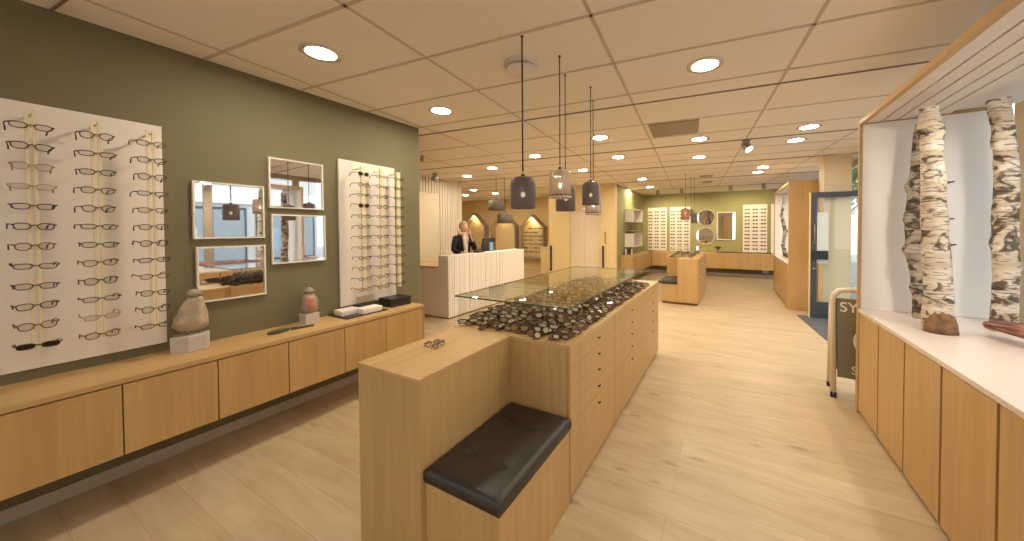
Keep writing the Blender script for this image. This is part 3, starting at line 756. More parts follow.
# ------------------------------------------------------------------ window display units (oak box, white ledge, slatted top)
def display_unit(y0, y1, x0, label, n):
    t = thing('window_display_unit', label, 'window display', (x0 + .45, (y0 + y1) / 2, 0))
    xb = x0 + .86
    part('plinth', box(x0 + .03, y0 + .02, 0, xb - .02, y1 - .02, .025), M['oak_dark'], t)
    part('base_cabinet', box(x0 + .021, y0 + .02, .025, xb, y1 - .02, .846), M['oak_dark'], t, label='dark gap behind the oak doors')
    w = (y1 - .06 - y0 - .02) / n
    part('end_filler', box(x0 - .004, y1 - .058, 0, x0 + .018, y1 - .0305, .846), M['oak'], t)
    for i in range(n):
        a = y0 + .02 + i * w
        part('door', box(x0, a + .009, .03, x0 + .02, a + w - .009, .843), M['oak'], t, bevel=.0012)
    part('ledge', box(x0 - .003, y0, .847, xb, y1 - .02, .874), M['whitegloss'], t, bevel=.002)
    part('end_panel', MB().box(x0 - .004, y1 - .02, 0, x0 + .80, y1, 2.45), M['oak'], t, bevel=.0015)
    part('end_lining', box(x0 + .018, y1 - .028, .875, x0 + .80, y1 - .021, 2.41), M['cool_white'], t)
    part('end_panel', MB().box(x0 - .004, y0 - .02, 0, xb + .0, y0, 2.45), M['oak'], t, bevel=.0015)
    part('end_trim', box(x0 - .005, y1 - .030, .0, x0 + .017, y1 - .0205, 2.41), M['oak'], t)
    part('top_trim', box(x0 - .005, y0 + .001, 2.412, x0 + .03, y1 - .021, 2.45), M['oak_h'], t, bevel=.0015)
    sl = MB(); k = 0
    for k in range(5):
        xa = x0 + .036 + k * .098
        sl.box(xa, y0 + .001, 2.418, xa + .086, y1 - .029, 2.436)
    part('slat', sl, M['white'], t, label='white boards of the slatted top')
    part('top_board', box(x0 + .031, y0 + .001, 2.437, xb, y1 - .029, 2.449), M['white'], t)
    return t
U1 = display_unit(-1.295, 3.71, .955, 'oak and white window display bay with birch trunks, right foreground', 12)
U2 = display_unit(7.76, 10.15, .985, 'oak window display bay beyond the glass door', 6)

def birch(name, pts, radii, label, loc, seed, twigs=(), stubs=0, mat='birch'):
    t = thing(name, label, 'tree trunk', loc)
    # smooth centre line and noisy radius
    P_ = []; R_ = []
    n = 60
    for i in range(n + 1):
        s_ = i / n * (len(pts) - 1); k = min(int(s_), len(pts) - 2); f = s_ - k
        g = f * f * (3 - 2 * f)
        p = Vector(pts[k]).lerp(Vector(pts[k + 1]), g); P_.append(p); R_.append(radii[k] * (1 - g) + radii[k + 1] * g)
    mb = MB(); nn = 30; vs = []; fs = []
    for i in range(n + 1):
        for j in range(nn):
            a = 2 * PI * j / nn
            d = Vector((math.cos(a), math.sin(a), 0))
            k = 1 + .10 * noise.noise(Vector((d.x * 1.2 + seed, d.y * 1.2, P_[i].z * 5))) + .07 * noise.noise(Vector((d.x * 2.5, d.y * 2.5 + seed, P_[i].z * 17)))
            knob_ = 0
            for (za, aa, am) in twigs:
                knob_ += am * math.exp(-((P_[i].z - za) / .035) ** 2 - ((math.cos(a - aa) - 1) * 5) ** 2)
            vs.append(P_[i] + d * R_[i] * (k + knob_))
    for i in range(n):
        for j in range(nn): fs.append((i * nn + j, i * nn + (j + 1) % nn, (i + 1) * nn + (j + 1) % nn, (i + 1) * nn + j))
    mb.add(vs, fs, True)
    part('trunk', mb, M[mat], t)
    part('cut_end', MB().add([vs[n * nn + j] for j in range(nn)], [list(range(nn))]), M['birchcut'], t)
    part('cut_end', MB().add([vs[j] for j in range(nn)], [list(range(nn))[::-1]]), M['birchcut'], t)
    for (za, aa, am) in twigs[:stubs]:
        i = min(range(n + 1), key=lambda q: abs(P_[q].z - za))
        c = P_[i] + Vector((math.cos(aa), math.sin(aa), 0)) * R_[i] * (.9 + am)
        part('twig_stub', MB().tube([c, c + Vector((math.cos(aa), math.sin(aa), .15)) * .035], [.008, .004], 7), M['bark'], t)
    return t
LZ = .8745
birch('birch_trunk', [(1.205, 3.09, LZ), (1.200, 3.09, 1.10), (1.175, 3.09, 1.5), (1.165, 3.09, 1.9), (1.150, 3.09, 2.2), (1.140, 3.09, 2.33)],
      [.080, .070, .062, .057, .051, .046], 'thick pale birch trunk standing on the white ledge, frontmost', (1.205, 3.09, LZ), 1.3,
      twigs=((1.62, .1, .1), (1.45, .0, .08), (1.83, -.2, .1), (2.2, PI, .35), (2.18, -.1, .25)), stubs=3)
birch('birch_trunk', [(1.29, 3.50, LZ), (1.275, 3.50, 1.1), (1.245, 3.50, 1.35), (1.235, 3.50, 1.55), (1.245, 3.50, 1.9), (1.265, 3.50, 2.32)],
      [.066, .056, .058, .062, .054, .046], 'knotty grey birch trunk close behind the thick pale one', (1.29, 3.50, LZ), 5.1,
      twigs=((1.87, PI * .95, .45), (1.62, PI, .3), (1.38, PI, .4), (1.1, PI, .25)), mat='birch_grey')
birch('birch_trunk', [(1.575, 3.29, LZ), (1.585, 3.29, 1.2), (1.575, 3.29, 1.6), (1.580, 3.29, 1.9), (1.560, 3.29, 2.2), (1.535, 3.29, 2.38)],
      [.058, .054, .056, .052, .047, .054], 'birch trunk with dark knots nearest the shop window', (1.575, 3.29, LZ), 9.4,
      twigs=((2.1, PI * 1.05, .35), (1.7, .2, .2), (1.45, PI, .25), (1.3, 0, .2)), mat='birch_dark')
birch('birch_trunk', [(1.16, 9.4, LZ), (1.09, 9.4, 1.15), (1.13, 9.4, 1.5), (1.06, 9.4, 1.85), (1.12, 9.4, 2.3)],
      [.06, .034, .04, .032, .03], 'slim crooked branch standing in the far window display bay', (1.16, 9.4, LZ), 4.4, twigs=((1.15, PI, .5), (1.85, PI, .5), (1.5, 0, .4)), mat='birch_grey')
b1 = [o for o in bpy.data.objects if o.name == 'birch_trunk'][0]
pb = MB(); vs = []; fs = []; nn = 22
for k in range(4):
    for j in range(nn + 1):
        a = -PI * .92 + j / nn * PI * .72; hz = (.135 + .03 * noise.noise(Vector((j * .5, 0, 0)))) * math.sin(PI * min(.98, max(.02, j / nn))) ** .35
        r_ = .0805 * (1.10 + .05 * noise.noise(Vector((j * .4, k, 1)))) * (1 - .02 * k)
        vs.append((1.205 + math.cos(a) * r_, 3.09 + math.sin(a) * r_, LZ + .001 + hz * k / 3))
for k in range(3):
    for j in range(nn): fs.append((k * (nn + 1) + j, k * (nn + 1) + j + 1, (k + 1) * (nn + 1) + j + 1, (k + 1) * (nn + 1) + j))
pb.add(vs, fs, True)
o_ = part('peeled_bark', pb, M['bark_base'], b1, 'brown patch of torn bark at the foot')
m_ = o_.modifiers.new('thick', 'SOLIDIFY'); m_.thickness = .006; m_.offset = -1
# weathered log lying on small feet
t = thing('weathered_log', 'reddish weathered wood log lying on the ledge at right edge', 'log', (1.58, 2.75, LZ))
lg = MB(); n_ = 46; k_ = 30; A_ = Vector((1.43, 3.09, .950)); B_ = Vector((1.72, 2.36, .945)); ax_ = (B_ - A_).normalized(); sd_ = ax_.cross(Vector((0, 0, 1))).normalized()
vs = []; fs = []
for i in range(n_ + 1):
    f = i / n_; c = A_.lerp(B_, f) + Vector((0, 0, .010 * math.sin(f * 7)))
    rad = (.040 + .022 * min(1, f * 3.5)) * (1 - .25 * max(0, f - .75) * 4)
    for j in range(k_):
        a = 2 * PI * j / k_
        g = 1 + .16 * noise.noise(Vector((a * 2.2 if a < PI else (2 * PI - a) * 2.2, f * 1.5, 3))) + .10 * noise.noise(Vector((math.cos(a) * 5, math.sin(a) * 5, f * 3))) + .10 * noise.noise(Vector((math.cos(a) * 1.5, math.sin(a) * 1.5, f * 9)))
        e = .02 * noise.noise(Vector((math.cos(a) * 3, math.sin(a) * 3, 7))) if i in (0, n_) else 0
        vs.append(c + ax_ * e + sd_ * math.cos(a) * rad * g * 1.15 + Vector((0, 0, 1)) * math.sin(a) * rad * g * .72)
for i in range(n_):
    for j in range(k_): fs.append((i * k_ + j, i * k_ + (j + 1) % k_, (i + 1) * k_ + (j + 1) % k_, (i + 1) * k_ + j))
vs.append(A_ + ax_ * .012); fs += [(len(vs) - 1, (j + 1) % k_, j) for j in range(k_)]
vs.append(B_); fs += [(len(vs) - 1, n_ * k_ + j, n_ * k_ + (j + 1) % k_) for j in range(k_)]
lg.add(vs, fs, False)
part('log_body', lg, M['logwood'], t)
part('foot', box(1.49, 2.86, LZ, 1.57, 2.89, .93), M['white'], t)
part('foot', box(1.63, 2.62, LZ, 1.70, 2.65, .915), M['white'], t)

# ------------------------------------------------------------------ shopfront glazing and door
def glazing(name, y0, y1, nm):
    o = bpy.data.objects.new(name, None); COL.objects.link(o); o.location = (XW, (y0 + y1) / 2, 0); o['kind'] = 'structure'
    fr = MB().box(XW, y0, 0, XW + .06, y0 + .06, CH).box(XW, y1 - .06, 0, XW + .06, y1, CH).box(XW, y0 + .06, 0, XW + .06, y1 - .06, .12).box(XW, y0 + .06, CH - .1, XW + .06, y1 - .06, CH)
    part('window_frame', fr, M['vent'], o)
    part('pane', box(XW + .025, y0 + .06, .12, XW + .035, y1 - .06, CH - .1), M['glass'], o)
ysp = [-2.2, -.6, 1.3, 2.6, 4.08, 6.1]
for i in range(len(ysp) - 1): glazing('window_%d' % (i + 1), ysp[i], ysp[i + 1], 0)
ysp2 = [7.35, 9.3, 11.0, YF]
for i in range(len(ysp2) - 1): glazing('window_%d' % (i + 6), ysp2[i], ysp2[i + 1], 0)
struct('trim_6', box(XW, 6.1, 2.22, XW + .06, 7.35, CH), M['cool_white'])
struct('wall_pier', box(1.43, 7.32, 0, 1.80, 7.70, CH), M['creamw'])
# open door leaf standing into the shop
da = Vector((1.225, 7.165, 0)); db = Vector((1.99, 7.25, 0)); dd = (db - da); dl = dd.length; ang = math.atan2(dd.y, dd.x)
d = bpy.data.objects.new('door_2', None); COL.objects.link(d); d.location = da; d.rotation_euler = (0, 0, ang); d['kind'] = 'structure'
def dpart(nm, mb, mt, bev=0, lb=None):
    o = bpy.data.objects.new(nm, mb.mesh(nm, mt)); COL.objects.link(o); o.parent = d
    if bev: m = o.modifiers.new('bevel', 'BEVEL'); m.width = bev; m.segments = 2
    if lb: o['label'] = lb
    return o
DH = 2.165
dpart('door_frame', MB().box(0, 0, .01, .085, .05, DH).box(dl - .09, 0, .01, dl, .05, DH).box(.085, 0, DH - .09, dl - .09, .05, DH).box(.085, 0, .01, dl - .09, .05, .29), M['doorframe'], .003)
dpart('kick_rail', box(.13, -.006, .09, dl - .13, 0, .2), M['doorframe'], .003)
dpart('door_glass', box(.085, .02, .29, dl - .09, .028, DH - .09), M['glass'])
dpart('lock_box', box(.02, -.03, 1.02, .24, -.001, 1.17), M['black'], .006, 'black rectangular sign box on the door stile')
dpart('pull_handle', MB().tube([(.045, -.001, 1.30), (.045, -.04, 1.30), (.045, -.04, 1.62), (.045, -.001, 1.62)], .009, 8), M['steel'])
dpart('door_knob', MB().ball((.04, -.03, .86), .02, 12, 8).tube([(.04, 0, .86), (.04, -.03, .86)], .008, 8), M['steel'])
dpart('notice', box(.10, .029, .95, .26, .031, 1.82), M['cool_white'], 0, 'white notice sheet on the door glass')
dpart('edge_strip', box(-.014, .0, .01, -.001, .05, DH), M['cream'])
mt = part('door_mat', MB().prism([(1.20, 5.65), (1.98, 5.65), (1.98, 7.70), (1.81, 7.70), (1.81, 7.3), (1.06, 7.3)][::1], 0.001, .012), M['mat'], loc=(1.5, 6.8, 0.001))
tag(mt, 'dark grey entrance mat on the floor in front of the glass door', 'mat')
gr = MB()
for yy in (6.0, 6.35, 6.7, 7.05): gr.box(1.16, yy, .012, 1.97, yy + .012, .0135)
for xx in (1.4, 1.7): gr.box(xx, 5.7, .012, xx + .012, 7.25, .0135)
part('mat_groove', gr, M['black'], mt)

# ------------------------------------------------------------------ pavement sign
sa = Vector((.825, 3.90, 0)); sang = -.10
t = thing('pavement_sign', 'olive A-board with white letters in ivory frame beside the window bay', 'sign', sa); t.rotation_euler = (0, 0, sang)
def lpart(nm, mb, mt_, parent, bev=0, lb=None):
    o = bpy.data.objects.new(nm, mb.mesh(nm, mt_)); COL.objects.link(o); o.parent = parent
    if bev: m = o.modifiers.new('bevel', 'BEVEL'); m.width = bev; m.segments = 2
    if lb: o['label'] = lb
    return o
W_ = .62
def leaf2(front):
    y0 = 0 if front else .27
    A = Matrix.Translation((0, y0, 0)) @ Matrix.Rotation(-.13 if front else .13, 4, 'X')
    pts = [(0.02, 0, .03), (0.02, 0, .86), (.03, 0, .93), (.07, 0, .975), (.13, 0, .985), (W_ - .13, 0, .985), (W_ - .07, 0, .975), (W_ - .03, 0, .93), (W_ - .02, 0, .86), (W_ - .02, 0, .03)]
    lpart('sign_frame', MB().tube(pts, .023, 10).xf(A), M['signframe'], t)
    b = lpart('sign_board', MB().box(.05, -.012, .19, W_ - .05, .012, .90).xf(A), M['signgreen'], t, .003)
    for x in (.02, W_ - .02): lpart('foot', MB().box(x - .022, -.022, .003, x + .022, .022, .05).xf(A), M['black'], t)
    return A
Afr = leaf2(True); Abk = leaf2(False)
def text3d(txt, size, matloc, parent, mat, name='lettering', ex=.0015):
    cu_ = bpy.data.curves.new(name, 'FONT'); cu_.body = txt; cu_.size = size; cu_.extrude = ex; cu_.offset = size * .012
    o = bpy.data.objects.new(name, cu_); COL.objects.link(o)
    bpy.context.view_layer.update()
    me = bpy.data.meshes.new_from_object(o.evaluated_get(bpy.context.evaluated_depsgraph_get()))
    COL.objects.unlink(o); bpy.data.objects.remove(o)
    me.materials.clear(); me.materials.append(mat)
    n = bpy.data.objects.new(name, me); COL.objects.link(n); n.parent = parent; n.matrix_local = matloc
    return n
RX = Matrix.Rotation(PI / 2, 4, 'X')
text3d('SY', .125, Afr @ Matrix.Translation((.068, -.0145, .785)) @ RX, t, M['letter'])
text3d('Sa', .10, Afr @ Matrix.Translation((.145, -.0145, .235)) @ RX, t, M['letter'])
lpart('ring', MB().tube([(.29 + .12 * math.cos(a * PI / 14), -.014, .53 + .12 * math.sin(a * PI / 14)) for a in range(28)], .010, 6, closed=True).xf(Afr), M['letter'], t)

# ------------------------------------------------------------------ ceiling fittings
def area(name, loc, size, power, col, rot=(0, 0, 0), shape='DISK', spread=PI):
    l = bpy.data.lights.new(name, 'AREA'); l.shape = shape; l.size = size; l.energy = power; l.color = col; l.spread = spread
    o = bpy.data.objects.new(name, l); COL.objects.link(o); o.location = loc; o.rotation_euler = rot; return o
dl_mesh = None
DLS = [(-2.572, 1.36, 'nearest the green wall'), (-2.70, 2.60, 'over the tray of boxes'), (-2.956, 4.95, 'between left wall end and reception'), (-4.29, 5.48, 'just before the reception desk'),
       (-5.43, 6.0, 'over the reception desk front'), (-.178, 2.85, 'large, right of the big pendants'), (.86, 5.19, 'first before the entrance'), (.823, 5.86, 'second before the entrance'),
       (-.39, 5.13, 'right of the square vent'), (-.49, 6.41, 'behind the square vent'), (-1.585, 4.39, 'behind the row of pendants'), (-1.735, 5.72, 'left and behind the square vent'),
       (-1.963, 8.5, 'left of the far pendants'), (-2.125, 10.2, 'nearest the white wall shelves'), (.587, 8.1, 'nearer over the far window bay'), (.54, 8.75, 'farther over the far window bay'),
       (-3.615, 7.03, 'between the desk and cream block'), (-2.763, 6.6, 'in front of the cream block'), (-7.16, 8.2, 'behind the reception, nearer'), (-7.16, 9.3, 'behind the reception, farther'), (-8.4, 9.2, 'leftmost behind the reception'),
       (-5.6, 8.6, 'between reception and cream block'),
       (.4, -.8, 'behind the photographer, right')]
for i, (x, y, w) in enumerate(DLS):
    if dl_mesh is None:
        dl_mesh = MB().lathe([(.094, -.004), (.118, -.008), (.130, -.003), (.130, .002), (.094, .002)], (0, 0, 0), 28, caps=False).mesh('trim_ring', M['chrome'])
        disc_mesh = MB().disc((0, 0, -.002), .094, (0, 0, 1), 24).mesh('lamp_disc', M['lamp'])
    o = thing('ceiling_downlight', 'round recessed white ceiling downlight, lit, %s' % w, 'ceiling light', (x, y, CH), 'recessed ceiling downlights')
    for nm, me in (('trim_ring', dl_mesh), ('lamp_disc', disc_mesh)):
        c = bpy.data.objects.new(nm, me); COL.objects.link(c); c.parent = o; c.location = (0, 0, -.002)

# smoke-detector style round air outlet above first pendant
t = thing('ceiling_air_valve', 'round domed cream air outlet on the ceiling above the front pendant', 'air vent', (-1.406, 2.17, CH))
part('ring', MB().lathe([(.07, 0), (.132, 0), (.135, -.012), (.07, -.016)], (-1.406, 2.17, CH), 28), M['white'], t)
part('neck', MB().lathe([(.075, 0), (.075, -.05)], (-1.406, 2.17, CH), 24), M['rail'], t)
part('dome', MB().lathe([(0, -.085), (.07, -.083), (.108, -.070), (.118, -.052), (.115, -.040), (0, -.040)], (-1.406, 2.17, CH), 28), M['white'], t)
# square vent
q = [(-.88, 4.11), (-.32, 4.20), (-.375, 4.75), (-.93, 4.72)]
t = thing('ceiling_vent', 'square grey ventilation grille set in the ceiling', 'air vent', (-.63, 4.45, CH - .012))
part('grille', MB().prism(q, CH - .012, CH - .001), M['vent'], t)
lv = MB()
for k in range(1, 10):
    f = k / 10; a = Vector(q[0]).lerp(Vector(q[3]), f); b = Vector(q[1]).lerp(Vector(q[2]), f)
    lv.tube([(a.x, a.y, CH - .013), (b.x, b.y, CH - .013)], .004, 5)
part('louvre', lv, M['seam_tan'], t)
for x, y, r, w in ((-.516, 8.79, .16, 'nearer'), (-.56, 9.9, .14, 'farther')):
    t = thing('ceiling_diffuser', 'round grey ceiling air diffuser, the %s one above the far island' % w, 'air vent', (x, y, CH), None)
    part('plate', MB().lathe([(0, -.02), (r * .8, -.018), (r, -.006), (r, 0), (0, 0)], (x, y, CH), 24), M['vent'], t)
    part('cone', MB().lathe([(0, -.034), (r * .4, -.032), (r * .55, -.02), (0, -.02)], (x, y, CH), 24), M['seam_tan'], t)

def spot(x, y, aim, label, col=True, s=1.0):
    t = thing('spotlight', label, 'spotlight', (x, y, CH))
    part('mount', MB().lathe([(0, -.05 * s), (.03 * s, -.05 * s), (.045 * s, -.03 * s), (.045 * s, 0), (0, 0)], (x, y, CH), 16), M['steel'], t)
    a = Vector((x, y, CH - .075 * s)); dv = (Vector(aim) - a).normalized()
    part('head', MB().tube([a - dv * .05 * s, a - dv * .04 * s, a + dv * .05 * s, a + dv * .07 * s], [.028 * s, .045 * s, .055 * s, .058 * s], 16), M['steel'], t)
    part('lens', MB().disc(a + dv * .0715 * s, .048 * s, dv), M['spotlamp'], t)
spot(.192, 5.52, (1.3, 4.6, .9), 'grey adjustable spotlight hanging from the ceiling rail near the entrance', s=1.1)
spot(-5.75, 5.34, (-6.3, 5.3, 1.6), 'grey spotlight on the ceiling beside the white ribbed partition', s=1.2)
spot(-4.6, 4.0, (-6.2, 5.0, 1.2), 'small grey spotlight on the ceiling close to the green wall end', s=.6)
FS = [(-2.1, 11.3, 'leftmost'), (-1.35, 11.2, 'second from left'), (.0, 11.1, 'third from left'), (.82, 11.0, 'rightmost')]
for x, y, w in FS:
    spot(x, y, (x + .1, YF, 1.5), 'small steel spotlight aimed at the far green wall, %s' % w, s=1.0)
    s_ = bpy.data.lights.new('far_spot', 'SPOT'); s_.energy = 95; s_.color = (1, .80, .52); s_.spot_size = 1.7; s_.spot_blend = .8; s_.shadow_soft_size = .05
    o = bpy.data.objects.new('far_spot', s_); COL.objects.link(o); o.location = (x, y - .02, CH - .16)
    o.rotation_euler = (Vector((x, YF, 1.75)) - o.location).to_track_quat('-Z', 'Y').to_euler()

# ------------------------------------------------------------------ pendants
def pendant(x, y, ztop, h, r, mat, label, kind='jar', group=None, cordmat='black'):
    t = thing('pendant_lamp', label, 'pendant lamp', (x, y, CH), group)
    part('cord', MB().tube([(x, y, CH), (x, y, ztop + .035)], (.0055 if 'largest' in label else .004) if r < .12 else .006, 6), M[cordmat], t)
    part('ceiling_cap', MB().lathe([(0, -.006), (.009, -.006), (.010, 0), (0, 0)], (x, y, CH), 14), M[cordmat], t)
    part('socket', MB().lathe([(0, .022), (.008, .022), (.013, .014), (.015, .0), (.016, -.045), (0, -.045)], (x, y, ztop), 16), M['black'], t)
    zb_ = ztop - h
    if kind == 'jar':
        prof = [(.02, .004), (r * .5, .002), (r * .78, -.006), (r * .93, -.020), (r, -.045), (r, -h + .004), (r * .985, -h), (r * .95, -h), (r * .95, -h + .006), (r * .955, -.05), (r * .88, -.026), (r * .76, -.014), (r * .5, -.006), (.02, -.004)]
        part('shade', MB().lathe(prof, (x, y, ztop), 32), mat, t)
    elif kind == 'flute':
        prof = [(.02, 0), (r * .55, -.003), (r * .9, -.008), (r * .98, -.02), (r, -.05), (r, -h + .03), (r * 1.03, -h + .02), (r * 1.03, -h), (r * .97, -h), (r * .95, -.05), (r * .9, -.02), (.02, -.012)]
        part('shade', MB().lathe(prof, (x, y, ztop), 64, wob=lambda a, z: 1 + .025 * math.cos(a * 16)), mat, t)
        fl = MB()
        for a in range(20):
            ca, sa_ = math.cos(a * PI / 10), math.sin(a * PI / 10)
            fl.tube([(x + r * .80 * ca, y + r * .80 * sa_, ztop - .007), (x + r * 1.0 * ca, y + r * 1.0 * sa_, ztop - .03), (x + r * 1.02 * ca, y + r * 1.02 * sa_, zb_ + .02)], .0022, 5)
        part('flute', fl, M['paleframe'], t, label='vertical ribs of the glass')
        part('band', MB().lathe([(r * 1.035, .008), (r * 1.04, .008), (r * 1.04, .026), (r * 1.035, .026)], (x, y, zb_), 40, caps=False), M['oak_dark'], t)
        part('rim', MB().tube([(x + r * 1.03 * math.cos(a * PI / 16), y + r * 1.03 * math.sin(a * PI / 16), zb_ + .006) for a in range(32)],    .005, 6, closed=True), M['white'], t)
    elif kind == 'drum':
        prof = [(.03, .0), (r * .2, -.006), (r * .22, -.03), (r * .8, -.036), (r * .95, -.055), (r, -.09), (r, -h), (r * .96, -h), (r * .96, -.09), (r * .9, -.06), (r * .3, -.045), (.03, -.04)]
        part('shade', MB().lathe(prof, (x, y, ztop), 32), mat, t)
    elif kind == 'hex':
        prof = [(.02, 0), (r * .8, -.02), (r, -.06), (r, -h + .02), (r * .9, -h), (r * .86, -h), (r * .95, -h + .02), (r * .95, -.06), (.02, -.01)]
        part('shade', MB().lathe(prof, (x, y, ztop), 6, smooth=False), mat, t)
    bz = ztop - min(.115, h * .56) if kind != 'drum' else ztop - .16
    part('bulb', MB().ball((x, y, bz), .015 if r < .12 else .04, 14, 10, (1, 1, 1.25)), M['bulb'], t)
    return t
G = 'pendants over the near island'
pendant(-1.204, 1.859, 1.895, .205, .083, M['smoke'], 'smoked grey glass pendant over the near island, the largest in view', 'jar', G)
pendant(-1.102, 2.199, 1.988, .208, .078, M['flute'], 'fluted clear amber glass pendant, second of the near row', 'flute', G)
pendant(-1.197, 2.488, 1.918, .215, .082, M['smoke'], 'smoked grey glass pendant half hidden behind the fluted one', 'jar', G)
pendant(-1.099, 2.802, 1.972, .205, .080, M['smoke'], 'smoked grey glass pendant right of the fluted one', 'jar', G)
pendant(-1.187, 3.093, 1.90, .205, .074, M['flute'], 'fluted clear pendant low behind the right-hand smoked one', 'flute', G)
pendant(-5.03, 6.575, 2.31, .28, .19, M['drumgrey'], 'dark drum pendant above the reception desk, the upper left one', 'drum', 'drum pendants over reception')
pendant(-4.85, 6.677, 1.99, .28, .19, M['drumgrey'], 'dark drum pendant above the reception desk, the lower right one', 'drum', 'drum pendants over reception')
pendant(-.914, 8.231, 2.03, .27, .095, M['pink'], 'small copper coloured glass pendant over the far island', 'hex', 'pendants over the far island')
pendant(-.782, 8.898, 1.93, .24, .07, M['smoke'], 'small dark glass pendant, right one over the far island', 'hex', 'pendants over the far island')
pendant(-.837, 8.672, 2.02, .16, .06, M['smoke'], 'small dark glass pendant, between two others over the far island', 'hex', 'pendants over the far island')

# ------------------------------------------------------------------ reception desk
DX, DY0, DY1, DZ = -4.305, 4.28, 6.66, 1.10
t = thing('reception_desk', 'white ribbed reception desk with lower side counter', 'reception desk', (-4.6, 5.5, 0))
part('front_panel', box(DX - .25, DY0, .02, DX - .012, DY1, DZ), M['white'], t, bevel=.003)
rb = MB(); y = DY0 + .03; i = 0; rr = random.Random(2)
while y < DY1 - .85:
    w = rr.choice([.05, .07, .09]); rb.box(DX - .012, y, .03, DX + rr.choice([-.004, .0, .004]), y + w - .007, DZ - .003); y += w
part('rib', rb, M['white'], t, label='upright white ribs on the desk front')
part('smooth_front', box(DX - .012, DY1 - .84, .03, DX + .006, DY1 - .002, DZ - .003), M['white'], t, bevel=.002)
part('side_counter', MB().box(-6.28, DY0 + .005, .02, DX - .252, DY0 + .6, .875), M['white'], t)
part('side_counter_top', box(-6.28, DY0 + .002, .877, DX - .252, DY0 + .62, .905), M['oak_x'], t, bevel=.002)
part('worktop', box(DX - .66, DY0 + .63, .72, DX - .252, DY1 - .02, .75), M['oak_h'], t, bevel=.002)
part('leg', box(DX - .65, DY1 - .07, 0, DX - .26, DY1 - .03, .72), M['white'], t)
part('plinth', box(DX - .24, DY0 + .02, 0, DX - .03, DY1 - .02, .02), M['oak_dark'], t)
# monitor on the work surface, with blue leaflet standing on the desk edge
MX, MY = -4.72, 5.84
t = thing('computer_monitor', 'black computer monitor seen from behind on the reception desk', 'monitor', (-4.78, 5.84, .75))
mm = Matrix.Translation((-4.70, 5.84, 1.21)) @ Matrix.Rotation(.15, 4, 'Z') @ Matrix.Rotation(.18, 4, 'Y')
part('screen', MB().box(-.02, -.25, -.15, .02, .25, .17).xf(mm), M['screenback'], t, bevel=.006)
part('stand', MB().box(-4.76, 5.80, .762, -4.72, 5.88, 1.15), M['screenback'], t)
part('foot', MB().box(-4.85, 5.72, .75, -4.62, 5.96, .762), M['screenback'], t)
t = part('leaflet', MB().box(-4.475, 5.60, DZ + .001, -4.465, 5.72, DZ + .19), M['bluepaper'], loc=(-4.47, 5.66, DZ + .001))
tag(t, 'pale blue leaflet standing on the reception desk by the monitor', 'leaflet')
t = thing('telephone', 'black desk telephone lying on the reception desk before the woman', 'telephone', (-4.47, 5.28, DZ))
part('body', box(-4.54, 5.18, DZ, -4.40, 5.36, DZ + .03), M['black'], t, bevel=.008)
part('handset', MB().tube([(-4.51, 5.16, DZ + .045), (-4.50, 5.20, DZ + .055), (-4.50, 5.33, DZ + .055), (-4.51, 5.37, DZ + .045)], [.02, .013, .013, .02], 10), M['black'], t)

# ------------------------------------------------------------------ the woman behind the desk
def skin_mesh(name, verts, edges, radii, mat, root=0, sub=2, smooth=True):
    me = bpy.data.meshes.new(name); me.from_pydata([tuple(v) for v in verts], edges, []); me.update()
    o = bpy.data.objects.new(name, me); COL.objects.link(o)
    sk = o.modifiers.new('skin', 'SKIN'); sk.use_smooth_shade = True
    if not me.skin_vertices:
        pass
    for i, r in enumerate(radii):
        sv = me.skin_vertices[0].data[i]; sv.radius = r if isinstance(r, tuple) else (r, r); sv.use_root = (i == root)
    ss = o.modifiers.new('sub', 'SUBSURF'); ss.levels = sub; ss.render_levels = sub
    bpy.context.view_layer.update()
    ev = o.evaluated_get(bpy.context.evaluated_depsgraph_get()); nm = bpy.data.meshes.new_from_object(ev)
    for p in nm.polygons: p.use_smooth = True
    nm.materials.clear(); nm.materials.append(mat)
    COL.objects.unlink(o); bpy.data.objects.remove(o)
    return nm
def chain(start, pts, rad, V, E_, R_):
    prev = start
    for p, r in zip(pts, rad):
        V.append(p); R_.append(r); i = len(V) - 1
        if prev is not None: E_.append((prev, i))
        prev = i
    return prev
PX, PY = -5.17, 5.57
